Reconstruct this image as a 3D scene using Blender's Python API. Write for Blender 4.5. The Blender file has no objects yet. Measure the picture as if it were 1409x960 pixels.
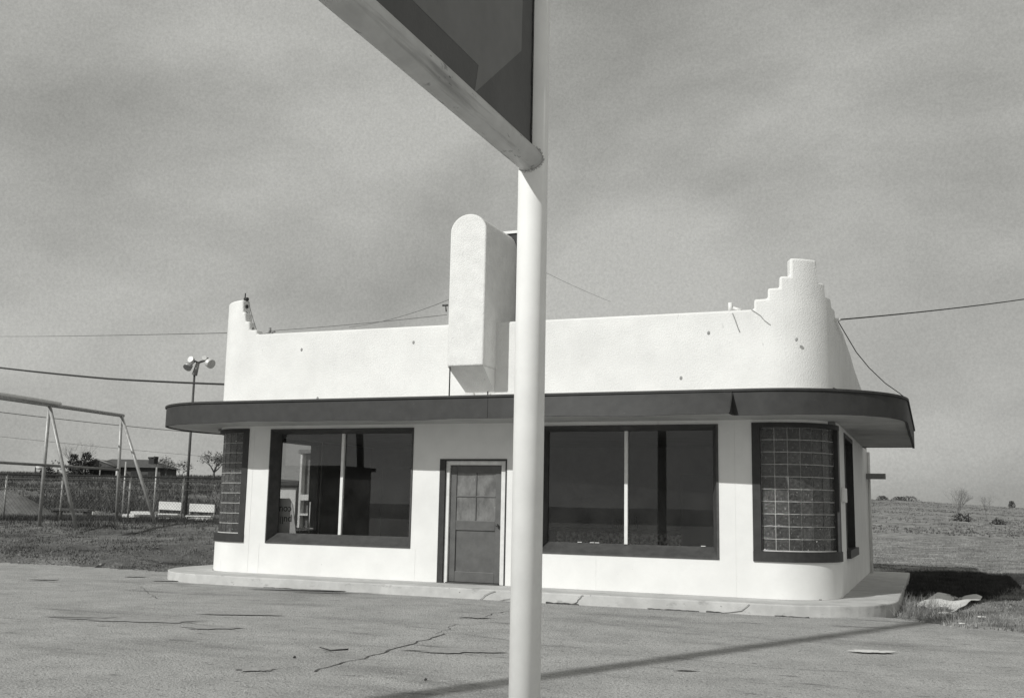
import bpy, bmesh, math, random
from mathutils import Vector, Matrix, noise
random.seed(7)
R_ = math.radians
scene = bpy.context.scene
C = scene.collection
H = 1.52
# ------------------------------------------------------------------ camera
YAW, PIT, ROL, FPX = -0.38511648, 0.15025655, 0.01913176, 1422.6
fw = Vector((math.sin(YAW)*math.cos(PIT), math.cos(YAW)*math.cos(PIT), math.sin(PIT)))
rt = Vector((math.cos(YAW), -math.sin(YAW), 0)); up = rt.cross(fw)
c_, s_ = math.cos(ROL), math.sin(ROL)
RT = c_*rt + s_*up; UP = c_*up - s_*rt
cam = bpy.data.cameras.new('camera'); co = bpy.data.objects.new('camera', cam); C.objects.link(co)
m = Matrix.Identity(4)
for i in range(3):
    m[i][0] = RT[i]; m[i][1] = UP[i]; m[i][2] = -fw[i]
m[0][3], m[1][3], m[2][3] = 0, 0, H
co.matrix_world = m
cam.sensor_fit = 'HORIZONTAL'; cam.sensor_width = 36; cam.lens = FPX/1409*36
cam.clip_end = 5000; cam.clip_start = 0.05
scene.camera = co

def P(px, py, depth):
    """point at a given distance along the view axis"""
    return Vector((0, 0, H)) + depth*(fw + RT*((px-704.5)/FPX) - UP*((py-480)/FPX))

# ------------------------------------------------------------------ materials
def nd(nt, t, **kw):
    n = nt.nodes.new(t)
    for k, v in kw.items():
        if k in n.inputs: n.inputs[k].default_value = v
        else: setattr(n, k, v)
    return n
def g(v): return (v, v, v*0.985, 1)
def mat(name, c1, c2=None, scale=3, rough=0.7, bump=0.0, bscale=60, bdist=0.01, metal=0, spots=None, detail=6, stretch=None, pos=(0.35, 0.65), spec=0.5):
    m = bpy.data.materials.new(name); m.use_nodes = True; nt = m.node_tree
    b = nt.nodes['Principled BSDF']; b.inputs['Roughness'].default_value = rough
    b.inputs['Metallic'].default_value = metal
    b.inputs['Specular IOR Level'].default_value = spec
    tc = nt.nodes.new('ShaderNodeNewGeometry'); src = tc.outputs['Position']
    if stretch:
        mp = nt.nodes.new('ShaderNodeMapping'); mp.inputs['Scale'].default_value = stretch
        nt.links.new(src, mp.inputs[0]); src = mp.outputs[0]
    if c2 is None: c2 = c1
    n = nd(nt, 'ShaderNodeTexNoise', Scale=scale, Detail=detail, Roughness=0.6)
    nt.links.new(src, n.inputs['Vector'])
    r = nt.nodes.new('ShaderNodeValToRGB')
    r.color_ramp.elements[0].position = pos[0]; r.color_ramp.elements[0].color = g(c1)
    r.color_ramp.elements[1].position = pos[1]; r.color_ramp.elements[1].color = g(c2)
    nt.links.new(n.outputs['Fac'], r.inputs[0]); col = r.outputs[0]
    for sp in (spots or []):      # (scale, threshold, softness, colour, stretch)
        sc, th, sf, cc, st = sp
        mp = nt.nodes.new('ShaderNodeMapping'); mp.inputs['Scale'].default_value = st; mp.inputs['Location'].default_value = (sc*3.1, 7.7, 1.3)
        nt.links.new(tc.outputs['Position'], mp.inputs[0])
        n2 = nd(nt, 'ShaderNodeTexNoise', Scale=sc, Detail=5, Roughness=0.6); nt.links.new(mp.outputs[0], n2.inputs['Vector'])
        r2 = nt.nodes.new('ShaderNodeValToRGB'); r2.color_ramp.elements[0].position = th; r2.color_ramp.elements[1].position = th+sf
        nt.links.new(n2.outputs['Fac'], r2.inputs[0])
        mx = nt.nodes.new('ShaderNodeMix'); mx.data_type = 'RGBA'
        nt.links.new(r2.outputs[0], mx.inputs[0]); nt.links.new(col, mx.inputs[6]); mx.inputs[7].default_value = g(cc)
        col = mx.outputs[2]
    nt.links.new(col, b.inputs['Base Color'])
    if bump:
        nb = nd(nt, 'ShaderNodeTexNoise', Scale=bscale, Detail=4, Roughness=0.6); nt.links.new(tc.outputs['Position'], nb.inputs['Vector'])
        bp = nd(nt, 'ShaderNodeBump', Strength=bump, Distance=bdist)
        nt.links.new(nb.outputs['Fac'], bp.inputs['Height']); nt.links.new(bp.outputs[0], b.inputs['Normal'])
    return m
def glass(name, tint=0.85, wav=0.0):
    m = bpy.data.materials.new(name); m.use_nodes = True; nt = m.node_tree
    nt.nodes.clear()
    out = nt.nodes.new('ShaderNodeOutputMaterial'); mx = nt.nodes.new('ShaderNodeMixShader')
    tr = nd(nt, 'ShaderNodeBsdfTransparent', Color=(tint, tint, tint, 1)); gl = nd(nt, 'ShaderNodeBsdfGlossy', Roughness=0.004, Color=(.9, .9, .9, 1))
    fr = nd(nt, 'ShaderNodeLayerWeight', Blend=.5)
    pw = nd(nt, 'ShaderNodeMath', operation='POWER'); pw.inputs[1].default_value = 5; nt.links.new(fr.outputs['Facing'], pw.inputs[0])
    mu = nd(nt, 'ShaderNodeMath', operation='MULTIPLY_ADD'); mu.inputs[1].default_value = .9; mu.inputs[2].default_value = .045
    nt.links.new(pw.outputs[0], mu.inputs[0]); nt.links.new(mu.outputs[0], mx.inputs[0])
    geo2 = nt.nodes.new('ShaderNodeNewGeometry'); nz = nd(nt, 'ShaderNodeTexNoise', Scale=2.2, Detail=8, Roughness=.65); nt.links.new(geo2.outputs['Position'], nz.inputs['Vector'])
    mr = nd(nt, 'ShaderNodeMapRange'); mr.inputs[1].default_value = .35; mr.inputs[2].default_value = .75; mr.inputs[3].default_value = .001; mr.inputs[4].default_value = .016; nt.links.new(nz.outputs['Fac'], mr.inputs[0])
    df = nd(nt, 'ShaderNodeBsdfDiffuse', Color=(.6, .6, .58, 1)); m2 = nt.nodes.new('ShaderNodeMixShader'); nt.links.new(mr.outputs[0], m2.inputs[0]); nt.links.new(tr.outputs[0], m2.inputs[1]); nt.links.new(df.outputs[0], m2.inputs[2])
    nt.links.new(m2.outputs[0], mx.inputs[1]); nt.links.new(gl.outputs[0], mx.inputs[2]); nt.links.new(mx.outputs[0], out.inputs[0])
    geo = nt.nodes.new('ShaderNodeNewGeometry'); nb = nd(nt, 'ShaderNodeTexNoise', Scale=.9, Detail=1.0)
    nt.links.new(geo.outputs['Position'], nb.inputs['Vector'])
    bp = nd(nt, 'ShaderNodeBump', Strength=wav, Distance=0.02); nt.links.new(nb.outputs['Fac'], bp.inputs['Height'])
    nt.links.new(bp.outputs[0], gl.inputs['Normal'])
    return m

M = {}
M['stucco'] = mat('white_stucco', .75, .83, 1.6, .88, .7, 44, .014, spots=[(9, .70, .05, .62, (1, 1, .35)), (2.2, .66, .12, .70, (1, 1, .5))])
M['wallpaint'] = mat('white_wall_paint', .75, .83, 1.4, .7, .25, 40, .008, detail=10, spots=[(5, .66, .08, .70, (1.6, 1, .22)), (2.2, .66, .1, .72, (1, 1, .7)), (26, .73, .02, .5, (1, 1, 1))])
M['roughstucco'] = mat('rough_white_stucco', .78, .86, 5, .9, .8, 48, .018, spots=[(11, .66, .1, .68, (1, 1, .5))])
M['fascia'] = mat('dark_fascia_paint', .028, .040, 5, .65, .2, 60, .004, spots=[(7, .68, .06, .105, (1, 1, 3))])
M['fasciacap'] = mat('dark_fascia_cap', .025, .04, 5, .6)
M['soffit'] = mat('soffit_paint', .34, .44, 2, .8, .15, 30, .006)
M['trim'] = mat('dark_trim_paint', .050, .075, 8, .5, .15, 50, .003, spots=[(20, .66, .06, .12, (1, 1, 1))])
M['gbframe'] = mat('black_trim_paint', .022, .035, 8, .5, .1)
M['mullion'] = mat('white_mullion', .74, .82, 8, .5)
M['doorpaint'] = mat('grey_door_paint', .088, .115, 6, .5, .1, 60, .003)
M['doorframe'] = mat('white_door_frame', .68, .8, 8, .5)
M['curtain'] = mat('dusty_door_glass', .12, .22, 6, .12, .3, 12, .02, stretch=(1, 1, .6), spots=[(30, .66, .04, .4, (1, 1, .3))])
M['glass'] = glass('window_glass', .88, .012)
M['block'] = mat('glass_block', .35, 1.0, 17, .10, .8, 40, .012, stretch=(1, 1, 1.6), spots=[(34, .62, .04, 3.0, (1.5, 1.5, .6)), (13, .72, .02, 6.0, (1.5, 1.5, .6))], spec=.8)  # the brightest spots are glints put into the block colour
def island(m, lo, hi):
    nt = m.node_tree; b = nt.nodes['Principled BSDF']; src = b.inputs['Base Color'].links[0].from_socket
    geo = nt.nodes.new('ShaderNodeNewGeometry'); pw = nd(nt, 'ShaderNodeMath', operation='POWER'); pw.inputs[1].default_value = 2.2
    nt.links.new(geo.outputs['Random Per Island'], pw.inputs[0])
    mr = nd(nt, 'ShaderNodeMapRange'); mr.inputs[3].default_value = lo; mr.inputs[4].default_value = hi; nt.links.new(pw.outputs[0], mr.inputs[0])
    mx = nt.nodes.new('ShaderNodeVectorMath'); mx.operation = 'SCALE'; nt.links.new(src, mx.inputs[0]); nt.links.new(mr.outputs[0], mx.inputs['Scale']); nt.links.new(mx.outputs[0], b.inputs['Base Color'])
island(M['block'], .065, .105)
M['mortar'] = mat('mortar', .5, .66, 20, .8)
M['slab'] = mat('slab_concrete', .44, .56, 3, .9, .4, 50, .01, spots=[(4, .60, .15, .28, (1, 1, 2.5)), (14, .68, .05, .2, (1, 1, 1))])
M['pave'] = mat('pavement_concrete', .37, .50, 1.5, .95, 1.0, 38, .03, detail=14,
                spots=[(.55, .55, .16, .26, (.6, 1.7, 1)), (1.7, .62, .10, .19, (.4, 1.7, 1)), (5, .62, .10, .20, (.5, 1.3, 1)), (9, .62, .08, .52, (1, 1, 1)), (14, .66, .04, .14, (.6, 1.4, 1)), (24, .56, .10, .20, (1, 1, 1)), (31, .57, .10, .50, (1, 1, 1)), (60, .55, .08, .17, (1, 1, 1))])
M['crack'] = mat('crack_fill', .035, .12, 12, .95)
M['whitepaint'] = mat('road_white', .6, .75, 20, .8)
M['grassland'] = mat('dry_grass_ground', .12, .33, .9, 1, 1.0, 16, .08, detail=12,
                     spots=[(.22, .55, .15, .13, (.6, 1, 1)), (1.4, .58, .08, .06, (.6, 1, 1)), (4, .62, .06, .05, (1, .6, 1)), (7, .62, .06, .48, (1, 1, 1)), (15, .60, .06, .05, (1, 1, 1)), (.03, .60, .05, .10, (1, 1, 1))])
def add_side(m, k):
    nt = m.node_tree; b = nt.nodes['Principled BSDF']; l = b.inputs['Base Color'].links[0]; src = l.from_socket
    geo = nt.nodes.new('ShaderNodeNewGeometry'); sp = nt.nodes.new('ShaderNodeSeparateXYZ'); nt.links.new(geo.outputs['Position'], sp.inputs[0])
    mr = nd(nt, 'ShaderNodeMapRange'); mr.inputs[1].default_value = -15; mr.inputs[2].default_value = -4; mr.inputs[3].default_value = k; mr.inputs[4].default_value = 1.2
    nt.links.new(sp.outputs[0], mr.inputs[0])
    mx = nt.nodes.new('ShaderNodeVectorMath'); mx.operation = 'SCALE'; nt.links.new(src, mx.inputs[0]); nt.links.new(mr.outputs[0], mx.inputs['Scale']); nt.links.new(mx.outputs[0], b.inputs['Base Color'])
add_side(M['grassland'], .72)
M['blade'] = mat('dry_blades', .10, .40, 1.1, .9, detail=8, spots=[(.3, .55, .15, .12, (1, 1, 1))])
M['bladeleft'] = mat('green_blades', .06, .24, 1.3, .9, detail=8)
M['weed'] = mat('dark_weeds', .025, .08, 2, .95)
M['pipe'] = mat('white_pipe_paint', .85, .91, 9, .6, .12, 50, .002, spots=[(16, .72, .04, .62, (1, 1, .6)), (45, .77, .02, .35, (1, 1, .4))])
M['armpipe'] = mat('weathered_pipe', .50, .62, 7, .5, .25, 60, .003, spots=[(22, .54, .16, .32, (1, .07, 1.4)), (50, .66, .05, .12, (1, .25, 1)), (9, .64, .05, .16, (1, 1, 1))])
M['panel'] = mat('dark_sign_paint', .07, .09, 6, .55, .1)
M['star'] = mat('grey_sign_shape', .15, .18, 6, .55)
M['rust'] = mat('dark_rust', .02, .06, 30, .8, .3)
M['steel'] = mat('galvanised', .30, .42, 9, .45, metal=.2)
M['steeldark'] = mat('dark_steel', .05, .09, 9, .5)
M['steelmid'] = mat('grey_steel', .16, .24, 9, .5)
M['black'] = mat('black_rubber', .012, .02, 9, .6)
M['wire'] = mat('wire', .02, .03, 9, .6)
M['wirelight'] = mat('wire_light', .10, .14, 9, .6)
M['lampmetal'] = mat('lamp_reflector', .75, .85, 9, .3, metal=.3)
M['bark'] = mat('bark', .07, .12, 6, .9)
M['bark2'] = mat('bark_pale', .15, .24, 6, .9)
M['leafdark'] = mat('dark_foliage', .02, .05, 1.5, .9)
M['white'] = mat('bench_white', .7, .82, 4, .6)
M['roof'] = mat('shingle', .06, .10, 2, .9)
M['housewall'] = mat('brick_far', .07, .10, 2, .9)
M['sand'] = mat('dirt', .13, .19, 3, 1, .4, 20, .04)
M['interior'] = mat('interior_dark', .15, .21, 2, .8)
M['interiorfloor'] = mat('interior_floor', .12, .16, 2, .7)
M['counter'] = mat('patterned_counter', .02, .8, 15, .7, detail=2, pos=(.45, .55))
M['counterblack'] = mat('counter_black', .008, .012, 4, .6)
M['board'] = mat('sign_board', .42, .5, 5, .7)
M['ink'] = mat('black_ink', .008, .01, 5, .7)
M['paper'] = mat('crumpled_sheet', .62, .78, 5, .6, .2, 25, .01)
M['stick'] = mat('stick', .03, .05, 12, .9)
M['hole'] = mat('stain', .22, .35, 40, .9)
M['brush'] = mat('far_brush', .05, .08, 3, .95)

# ------------------------------------------------------------------ object helpers
def link(name, bm, material, parent=None, smooth=False):
    me = bpy.data.meshes.new(name); bmesh.ops.recalc_face_normals(bm, faces=bm.faces); bm.to_mesh(me); bm.free()
    ms = material if isinstance(material, (list, tuple)) else [material]
    for k in ms: me.materials.append(k)
    if smooth == 'auto':
        me.shade_smooth(); me.set_sharp_from_angle(angle=R_(30)); smooth = False
    if smooth:
        for p in me.polygons: p.use_smooth = True
    o = bpy.data.objects.new(name, me); C.objects.link(o)
    if parent: o.parent = parent
    return o
def tag(o, label, cat, group=None):
    o['label'] = label; o['category'] = cat
    if group: o['group'] = group
    return o
def thing(name, label, cat, loc=(0, 0, 0), rz=0, group=None):
    o = bpy.data.objects.new(name, None); C.objects.link(o); o.location = loc; o.rotation_euler = (0, 0, rz)
    o.empty_display_size = .2
    return tag(o, label, cat, group)
def adopt(child, parent):
    """keep world place when the parent empty is not at the origin (unrotated parents)"""
    child.parent = parent
    child.location = child.location - parent.location
    return child
def struct(o): o['kind'] = 'structure'; return o
def stuff(o): o['kind'] = 'stuff'; return o
def box(bm, x0, x1, y0, y1, z0, z1):
    v = [bm.verts.new((x, y, z)) for x in (x0, x1) for y in (y0, y1) for z in (z0, z1)]
    for f in ((0, 1, 3, 2), (4, 6, 7, 5), (0, 4, 5, 1), (2, 3, 7, 6), (0, 2, 6, 4), (1, 5, 7, 3)):
        bm.faces.new([v[i] for i in f])
def bx(*a):
    bm = bmesh.new(); box(bm, *a); return bm
def frame_of(d):
    d = d.normalized(); a = Vector((0, 0, 1)) if abs(d.z) < .9 else Vector((1, 0, 0))
    u = d.cross(a).normalized(); return u, d.cross(u)
def tube(bm, pts, r, n=10, cap=True):
    pts = [Vector(p) for p in pts]
    rs = r if isinstance(r, (list, tuple)) else [r]*len(pts)
    rings = []
    for i, p in enumerate(pts):
        d = (pts[min(i+1, len(pts)-1)] - pts[max(i-1, 0)])
        if i == 0: u, w = frame_of(d); 
        else:
            dd = d.normalized(); u = (u - dd*u.dot(dd)).normalized(); w = dd.cross(u)
        rings.append([bm.verts.new(p + rs[i]*(u*math.cos(2*math.pi*k/n) + w*math.sin(2*math.pi*k/n))) for k in range(n)])
    for a, b in zip(rings, rings[1:]):
        for k in range(n):
            f = bm.faces.new((a[k], a[(k+1) % n], b[(k+1) % n], b[k])); f.smooth = n > 5
    if cap: bm.faces.new(rings[0]); bm.faces.new(rings[-1])
def tb(pts, r, n=10):
    bm = bmesh.new(); tube(bm, pts, r, n); return bm
def obox(bm, a, b, width_dir, w, h_dir, h):
    """box beam from a to b with full width w along width_dir and h along h_dir"""
    a, b = Vector(a), Vector(b); W = width_dir.normalized()*w/2; Hh = h_dir.normalized()*h/2
    v = [bm.verts.new(p + i*W + j*Hh) for p in (a, b) for i in (-1, 1) for j in (-1, 1)]
    for f in ((0, 1, 3, 2), (4, 6, 7, 5), (0, 4, 5, 1), (2, 3, 7, 6), (0, 2, 6, 4), (1, 5, 7, 3)):
        bm.faces.new([v[i] for i in f])
def prism(bm, poly, y0, y1, axis='y'):
    """poly of (a,b) extruded; axis y: (x,z); axis x: (y,z)"""
    def mk(p, t): return (p[0], t, p[1]) if axis == 'y' else ((t, p[0], p[1]) if axis == 'x' else (p[0], p[1], t))
    a = [bm.verts.new(mk(p, y0)) for p in poly]; b = [bm.verts.new(mk(p, y1)) for p in poly]
    n = len(poly); bm.faces.new(a); bm.faces.new(b)
    for i in range(n): bm.faces.new((a[i], a[(i+1) % n], b[(i+1) % n], b[i]))
def bevel(o, w=.02, seg=2, ang=35):
    md = o.modifiers.new('bevel', 'BEVEL'); md.width = w; md.segments = seg; md.limit_method = 'ANGLE'; md.angle_limit = R_(ang)
    return o

# ------------------------------------------------------------------ building plan: a path round the front of the building
XL, XR, YF, RC, YB = -13.37, -1.385, 16.7, .95, 25.5
CXL, CXR, CY = XL+RC, XR-RC, YF+RC
A1 = RC*math.pi/2; S1 = YB-CY
UA, UB = S1, S1+A1                 # left arc
UC = UB+(CXR-CXL); UD = UC+A1      # right arc
UE = UD+S1
def fx(x): return UB+(x-CXL)
def path(u, o=0.0):
    r = RC+o
    if u < UA: return (XL-o, YB-u)
    if u < UB:
        t = (u-UA)/RC; return (CXL-r*math.cos(t), CY-r*math.sin(t))
    if u <= UC: return (CXL+u-UB, YF-o)
    if u < UD:
        t = (u-UC)/RC; return (CXR+r*math.sin(t), CY-r*math.cos(t))
    return (XR+o, CY+(u-UD))
def usamples(u0, u1, step=.08):
    s = {round(u0, 4), round(u1, 4)}
    for k in (UA, UB, UC, UD):
        if u0 < k < u1: s.add(round(k, 4))
    for a, b in ((UA, UB), (UC, UD)):
        lo, hi = max(a, u0), min(b, u1)
        if hi > lo:
            n = max(1, int((hi-lo)/step))
            for i in range(1, n): s.add(round(lo+(hi-lo)*i/n, 4))
    return sorted(s)
def pathbox(bm, u0, u1, o0, o1, z0, z1, extra=()):
    us = sorted(set(usamples(u0, u1)) | set(e for e in extra if u0 < e < u1)); prev = None
    fz0 = z0 if callable(z0) else (lambda u: z0); fz1 = z1 if callable(z1) else (lambda u: z1)
    f0 = o0 if callable(o0) else (lambda u: o0); f1 = o1 if callable(o1) else (lambda u: o1)
    for u in us:
        i = path(u, f0(u)); o = path(u, f1(u))
        r = [bm.verts.new((i[0], i[1], fz0(u))), bm.verts.new((o[0], o[1], fz0(u))), bm.verts.new((o[0], o[1], fz1(u))), bm.verts.new((i[0], i[1], fz1(u)))]
        if prev:
            for k in range(4): bm.faces.new((prev[k], prev[(k+1) % 4], r[(k+1) % 4], r[k]))
        else: bm.faces.new(r)
        prev = r
    bm.faces.new(prev)
def pb(*a, **k):
    bm = bmesh.new(); pathbox(bm, *a, **k); return bm

B = thing('roadside_building', 'low white stucco roadside building with rounded corners, dark canopy and stepped parapet ends', 'building', (0, 0, 0))
ZS, ZT, ZW0, ZW1 = .17, 2.96, .735, 2.885
openings = [(UA+.02, fx(-12.22), ZW0, ZW1), (fx(-11.73), fx(-8.65), ZW0, ZW1), (fx(-8.11), fx(-6.82), ZS, 2.32),
            (fx(-6.24), fx(-3.16), ZW0, ZW1), (fx(-2.63), UD-.02, ZW0, ZW1),
            (UD+1.15, UD+3.2, ZW0, ZW1), (UA-3.1, UA-1.15, ZW0, ZW1)]
# wall with openings: cells
us = set(usamples(0, UE)); zs = {ZS, ZT}
for a, b, c, d in openings:
    us |= {round(a, 4), round(b, 4)}; zs |= {c, d}
us = sorted(us); zs = sorted(zs)
def solid(i, j):
    if i < 0 or j < 0 or i >= len(us)-1 or j >= len(zs)-1: return False
    uc, zc = (us[i]+us[i+1])/2, (zs[j]+zs[j+1])/2
    return not any(a < uc < b and c < zc < d for a, b, c, d in openings)
bm = bmesh.new(); TH = -.24; vc = {}
def V(i, j, k):
    if (i, j, k) not in vc:
        p = path(us[i], TH if k else 0); vc[(i, j, k)] = bm.verts.new((p[0], p[1], zs[j]))
    return vc[(i, j, k)]
for i in range(len(us)-1):
    for j in range(len(zs)-1):
        if not solid(i, j): continue
        bm.faces.new((V(i, j, 0), V(i+1, j, 0), V(i+1, j+1, 0), V(i, j+1, 0)))
        bm.faces.new((V(i, j, 1), V(i, j+1, 1), V(i+1, j+1, 1), V(i+1, j, 1)))
        if not solid(i-1, j): bm.faces.new((V(i, j, 0), V(i, j+1, 0), V(i, j+1, 1), V(i, j, 1)))
        if not solid(i+1, j): bm.faces.new((V(i+1, j, 0), V(i+1, j, 1), V(i+1, j+1, 1), V(i+1, j+1, 0)))
        if not solid(i, j-1): bm.faces.new((V(i, j, 0), V(i, j, 1), V(i+1, j, 1), V(i+1, j, 0)))
        if not solid(i, j+1): bm.faces.new((V(i, j+1, 0), V(i+1, j+1, 0), V(i+1, j+1, 1), V(i, j+1, 1)))
link('wall', bm, M['wallpaint'], B, 'auto')
link('back_wall', bx(XL, XR, YB+.003, YB+.25, ZS, 4.2), M['wallpaint'], B)
# a few vertical panel joints on the front
for x in (-11.86, -8.55, -12.1, -6.55, -2.9, -5.2):
    z1 = ZW0-.01 if x not in (-12.1, -2.9, -6.55) else ZT
    link('panel_joint', bx(x-.002, x+.002, YF-.003, YF+.01, ZS+.01, z1), mat('joint_line', .72), B)
# corner pieces of interior
link('floor', bx(XL+.26, XR-.26, YF+.26, YB-.02, ZS-.05, ZS+.012), M['interiorfloor'], B)
link('ceiling', bx(XL+.02, XR-.02, YF+.5, YB-.02, ZT-.06, ZT-.01), M['interior'], B)
bm = bx(XL+.26, -12.9, 23.0, 23.1, ZS+.012, ZT-.07)
box(bm, -9.6, XR-.26, 23.0, 23.1, ZS+.012, ZT-.07); box(bm, -12.9, -9.6, 23.0, 23.1, ZS+.012, ZT-.07)
link('partition', bm, M['interior'], B)
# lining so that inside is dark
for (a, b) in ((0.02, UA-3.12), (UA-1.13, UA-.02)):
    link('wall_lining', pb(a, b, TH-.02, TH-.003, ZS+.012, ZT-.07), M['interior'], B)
# roof
link('roof', bx(XL+.25, XR-.25, YF+.22, YB-.005, 3.05, 3.2), M['roof'], B)

bm = bx(-9.0, -2.35, 23.6, YB-.01, 3.2, 5.85)  # unseen block, added only to lengthen the building's shadow on the ground
bevel(link('rear_roof_block', bm, M['stucco'], B), .03)
# ---- parapet with stepped corners
stR = [(fx(-2.56), 4.74), (fx(-2.34), 4.90), (UC+RC*R_(11.5), 5.07), (UC+RC*R_(22), 5.26), (UC+RC*R_(51.5), 5.56), (UC+RC*R_(63), 5.20), (UC+RC*R_(76), 4.98), (UD+.02, 4.84)]
stL = [(UA-.02, 4.76), (UA+RC*R_(14), 4.86), (UA+RC*R_(27), 5.02), (UA+RC*R_(38.5), 5.2), (UA+RC*R_(81), 5.47), (UA+RC*R_(86), 5.21), (UB+.05, 5.02), (fx(-12.19), 4.845)]
side = [(UD+.02, 4.76), (UD+1.75, 4.74), (UD+3.5, 4.60), (UD+4.5, 4.46), (UD+6.0, 4.34), (UE, 4.22)]
def lerp(tab, u):
    for (a, x), (b, y) in zip(tab, tab[1:]):
        if a <= u <= b: return x+(y-x)*(u-a)/(b-a)
    return tab[-1][1] if u > tab[-1][0] else tab[0][1]
sideL = [(0, 4.3), (2.0, 4.4), (4.5, 4.6), (UA-1.75, 4.74), (UA, 4.76)]
bm = bmesh.new()
segs = []   # (u0,u1, top0, top1)
pu = 0
ul = [0, 2, 4.5, UA-1.75, UA-.02]
for a, b in zip(ul, ul[1:]): segs.append((a, b, lerp(sideL, a), lerp(sideL, b)))
for (a, _), (b, z) in zip(stL, stL[1:]): segs.append((a, b, z, z))
segs.append((stL[-1][0], stR[0][0], 4.755, 4.735))
for (a, _), (b, z) in zip(stR, stR[1:]): segs.append((a, b, z, z))
for (a, x), (b, y) in zip(side, side[1:]): segs.append((a, b, x, y))
# connected mesh so that bevels work: columns share verts
PT = .22
cols = []
for a, b, za, zb in segs:
    uu = sorted(set(usamples(a, b, .06)) | {a, b})
    uu = [uu[0]]+[u for u in uu[1:-1] if u-uu[0] > .045 and uu[-1]-u > .045]+[uu[-1]]
    for p, q in zip(uu, uu[1:]):
        cols.append((p, q, za+(zb-za)*(p-a)/(b-a), za+(zb-za)*(q-a)/(b-a)))
vd = {}
def pv(u, z, k):
    key = (round(u, 3), round(z, 3), k)
    if key not in vd:
        p = path(u, -PT if k else -.0); vd[key] = bm.verts.new((p[0], p[1], z))
    return vd[key]
tops = {}
for p, q, zp, zq in cols:
    tops.setdefault(round(p, 3), set()).add(round(zp, 3)); tops.setdefault(round(q, 3), set()).add(round(zq, 3))
Z0 = 3.0
for p, q, zp, zq in cols:
    lv = sorted(z for z in tops[round(p, 3)] if z < round(zp, 3)); rv = sorted(z for z in tops[round(q, 3)] if z < round(zq, 3))
    for k in (0, 1):
        ring = [pv(p, Z0, k), pv(q, Z0, k)]+[pv(q, z, k) for z in rv]+[pv(q, round(zq, 3), k), pv(p, round(zp, 3), k)]+[pv(p, z, k) for z in reversed(lv)]
        bm.faces.new(ring)
    bm.faces.new((pv(p, round(zp, 3), 0), pv(q, round(zq, 3), 0), pv(q, round(zq, 3), 1), pv(p, round(zp, 3), 1)))
for u, zz in tops.items():
    zz = sorted(zz)
    for a, b in zip(zz, zz[1:]): bm.faces.new((pv(u, a, 0), pv(u, b, 0), pv(u, b, 1), pv(u, a, 1)))
for u in (0, UE):
    zt = max(tops[round(u, 3)]); bm.faces.new((pv(u, Z0, 0), pv(u, zt, 0), pv(u, zt, 1), pv(u, Z0, 1)))
par = link('parapet', bm, M['stucco'], B)
bevel(par, .038, 3, 40); par.modifiers['bevel'].use_clamp_overlap = False
par.data.shade_smooth(); par.data.set_sharp_from_angle(angle=R_(30))
# cracks and stains on the parapet
def wall_mark(pts, w, name='crack', material='hole', parent=par, y=YF-.006):
    bm = bmesh.new()
    for (a, b) in zip(pts, pts[1:]):
        a = Vector((a[0], y, a[1])); b = Vector((b[0], y, b[1]))
        obox(bm, a, b, (b-a).cross(Vector((0, 1, 0))), w, Vector((0, 1, 0)), .012)
    return link(name, bm, M[material], parent)
def F(px, py, Y=YF):
    d = fw + RT*((px-704.5)/FPX) - UP*((py-480)/FPX); t = Y/d.y
    return (d.x*t, H+d.z*t)
wall_mark([F(1008, 431), F(1012, 441), F(1015, 450), F(1018, 457)], .014)
wall_mark([F(1034, 426), F(1040, 430), F(1046, 434), F(1052, 441), F(1060, 447)], .012)
for q in ((415, 481), (569, 471), (1096, 467), (975, 458), (437, 548), (937, 520)):
    x, z = F(*q); bm = bmesh.new(); bmesh.ops.create_icosphere(bm, subdivisions=1, radius=.03, matrix=Matrix.Translation((x, YF-.002, z)) @ Matrix.Diagonal((.9, .3, 1.2, 1)))
    link('bolt_stain', bm, M['hole'], par)
bm = bmesh.new()
p = path(UD-.25, .01); bmesh.ops.create_icosphere(bm, subdivisions=1, radius=.05, matrix=Matrix.Translation((p[0], p[1], 3.47)) @ Matrix.Diagonal((1, 1, .8, 1)))
link('hole_mark', bm, M['rust'], par)

# ---- canopy
CO, ZC0, ZC1 = 1.05, 2.944, 3.29
U0c, U1c = 1.4, UE-1.35
N1, N2 = fx(-2.74), fx(-6.75)
def flare(u):
    return .0 if (u < N2 or u > N1) else .30*(u-N2)/(N1-N2)
bm = pb(U0c, U1c, -.2, CO-.02, ZC0+.004, ZC1-.02)
can = link('canopy', bm, M['soffit'], B)
def sag(u): return .012*math.sin(u*1.3)+.008*math.sin(u*3.1+1)
bm = bmesh.new()
def fascia(bm, u0, u1):
    ux = sorted(set(usamples(u0, u1)) | set(u0+(u1-u0)*i/20 for i in range(21))); prev = None
    for u in ux:
        fl = flare(u) if not (u0 >= N1-.001) else 0
        pts = [(CO-.02+fl, ZC0-.012+sag(u)), (CO+.025+fl, ZC0-.012+sag(u)), (CO+.025, ZC1), (CO-.02, ZC1)]
        r = []
        for o, z in pts:
            q = path(u, o); r.append(bm.verts.new((q[0], q[1], z)))
        if prev:
            for k in range(4): bm.faces.new((prev[k], prev[(k+1) % 4], r[(k+1) % 4], r[k]))
        else: bm.faces.new(r)
        prev = r
    bm.faces.new(prev)
fascia(bm, U0c, N2); link('fascia', bm, M['fascia'], can, 'auto')
bm = bmesh.new(); fascia(bm, N2+.006, N1); link('fascia', bm, M['fascia'], can, 'auto')
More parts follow.
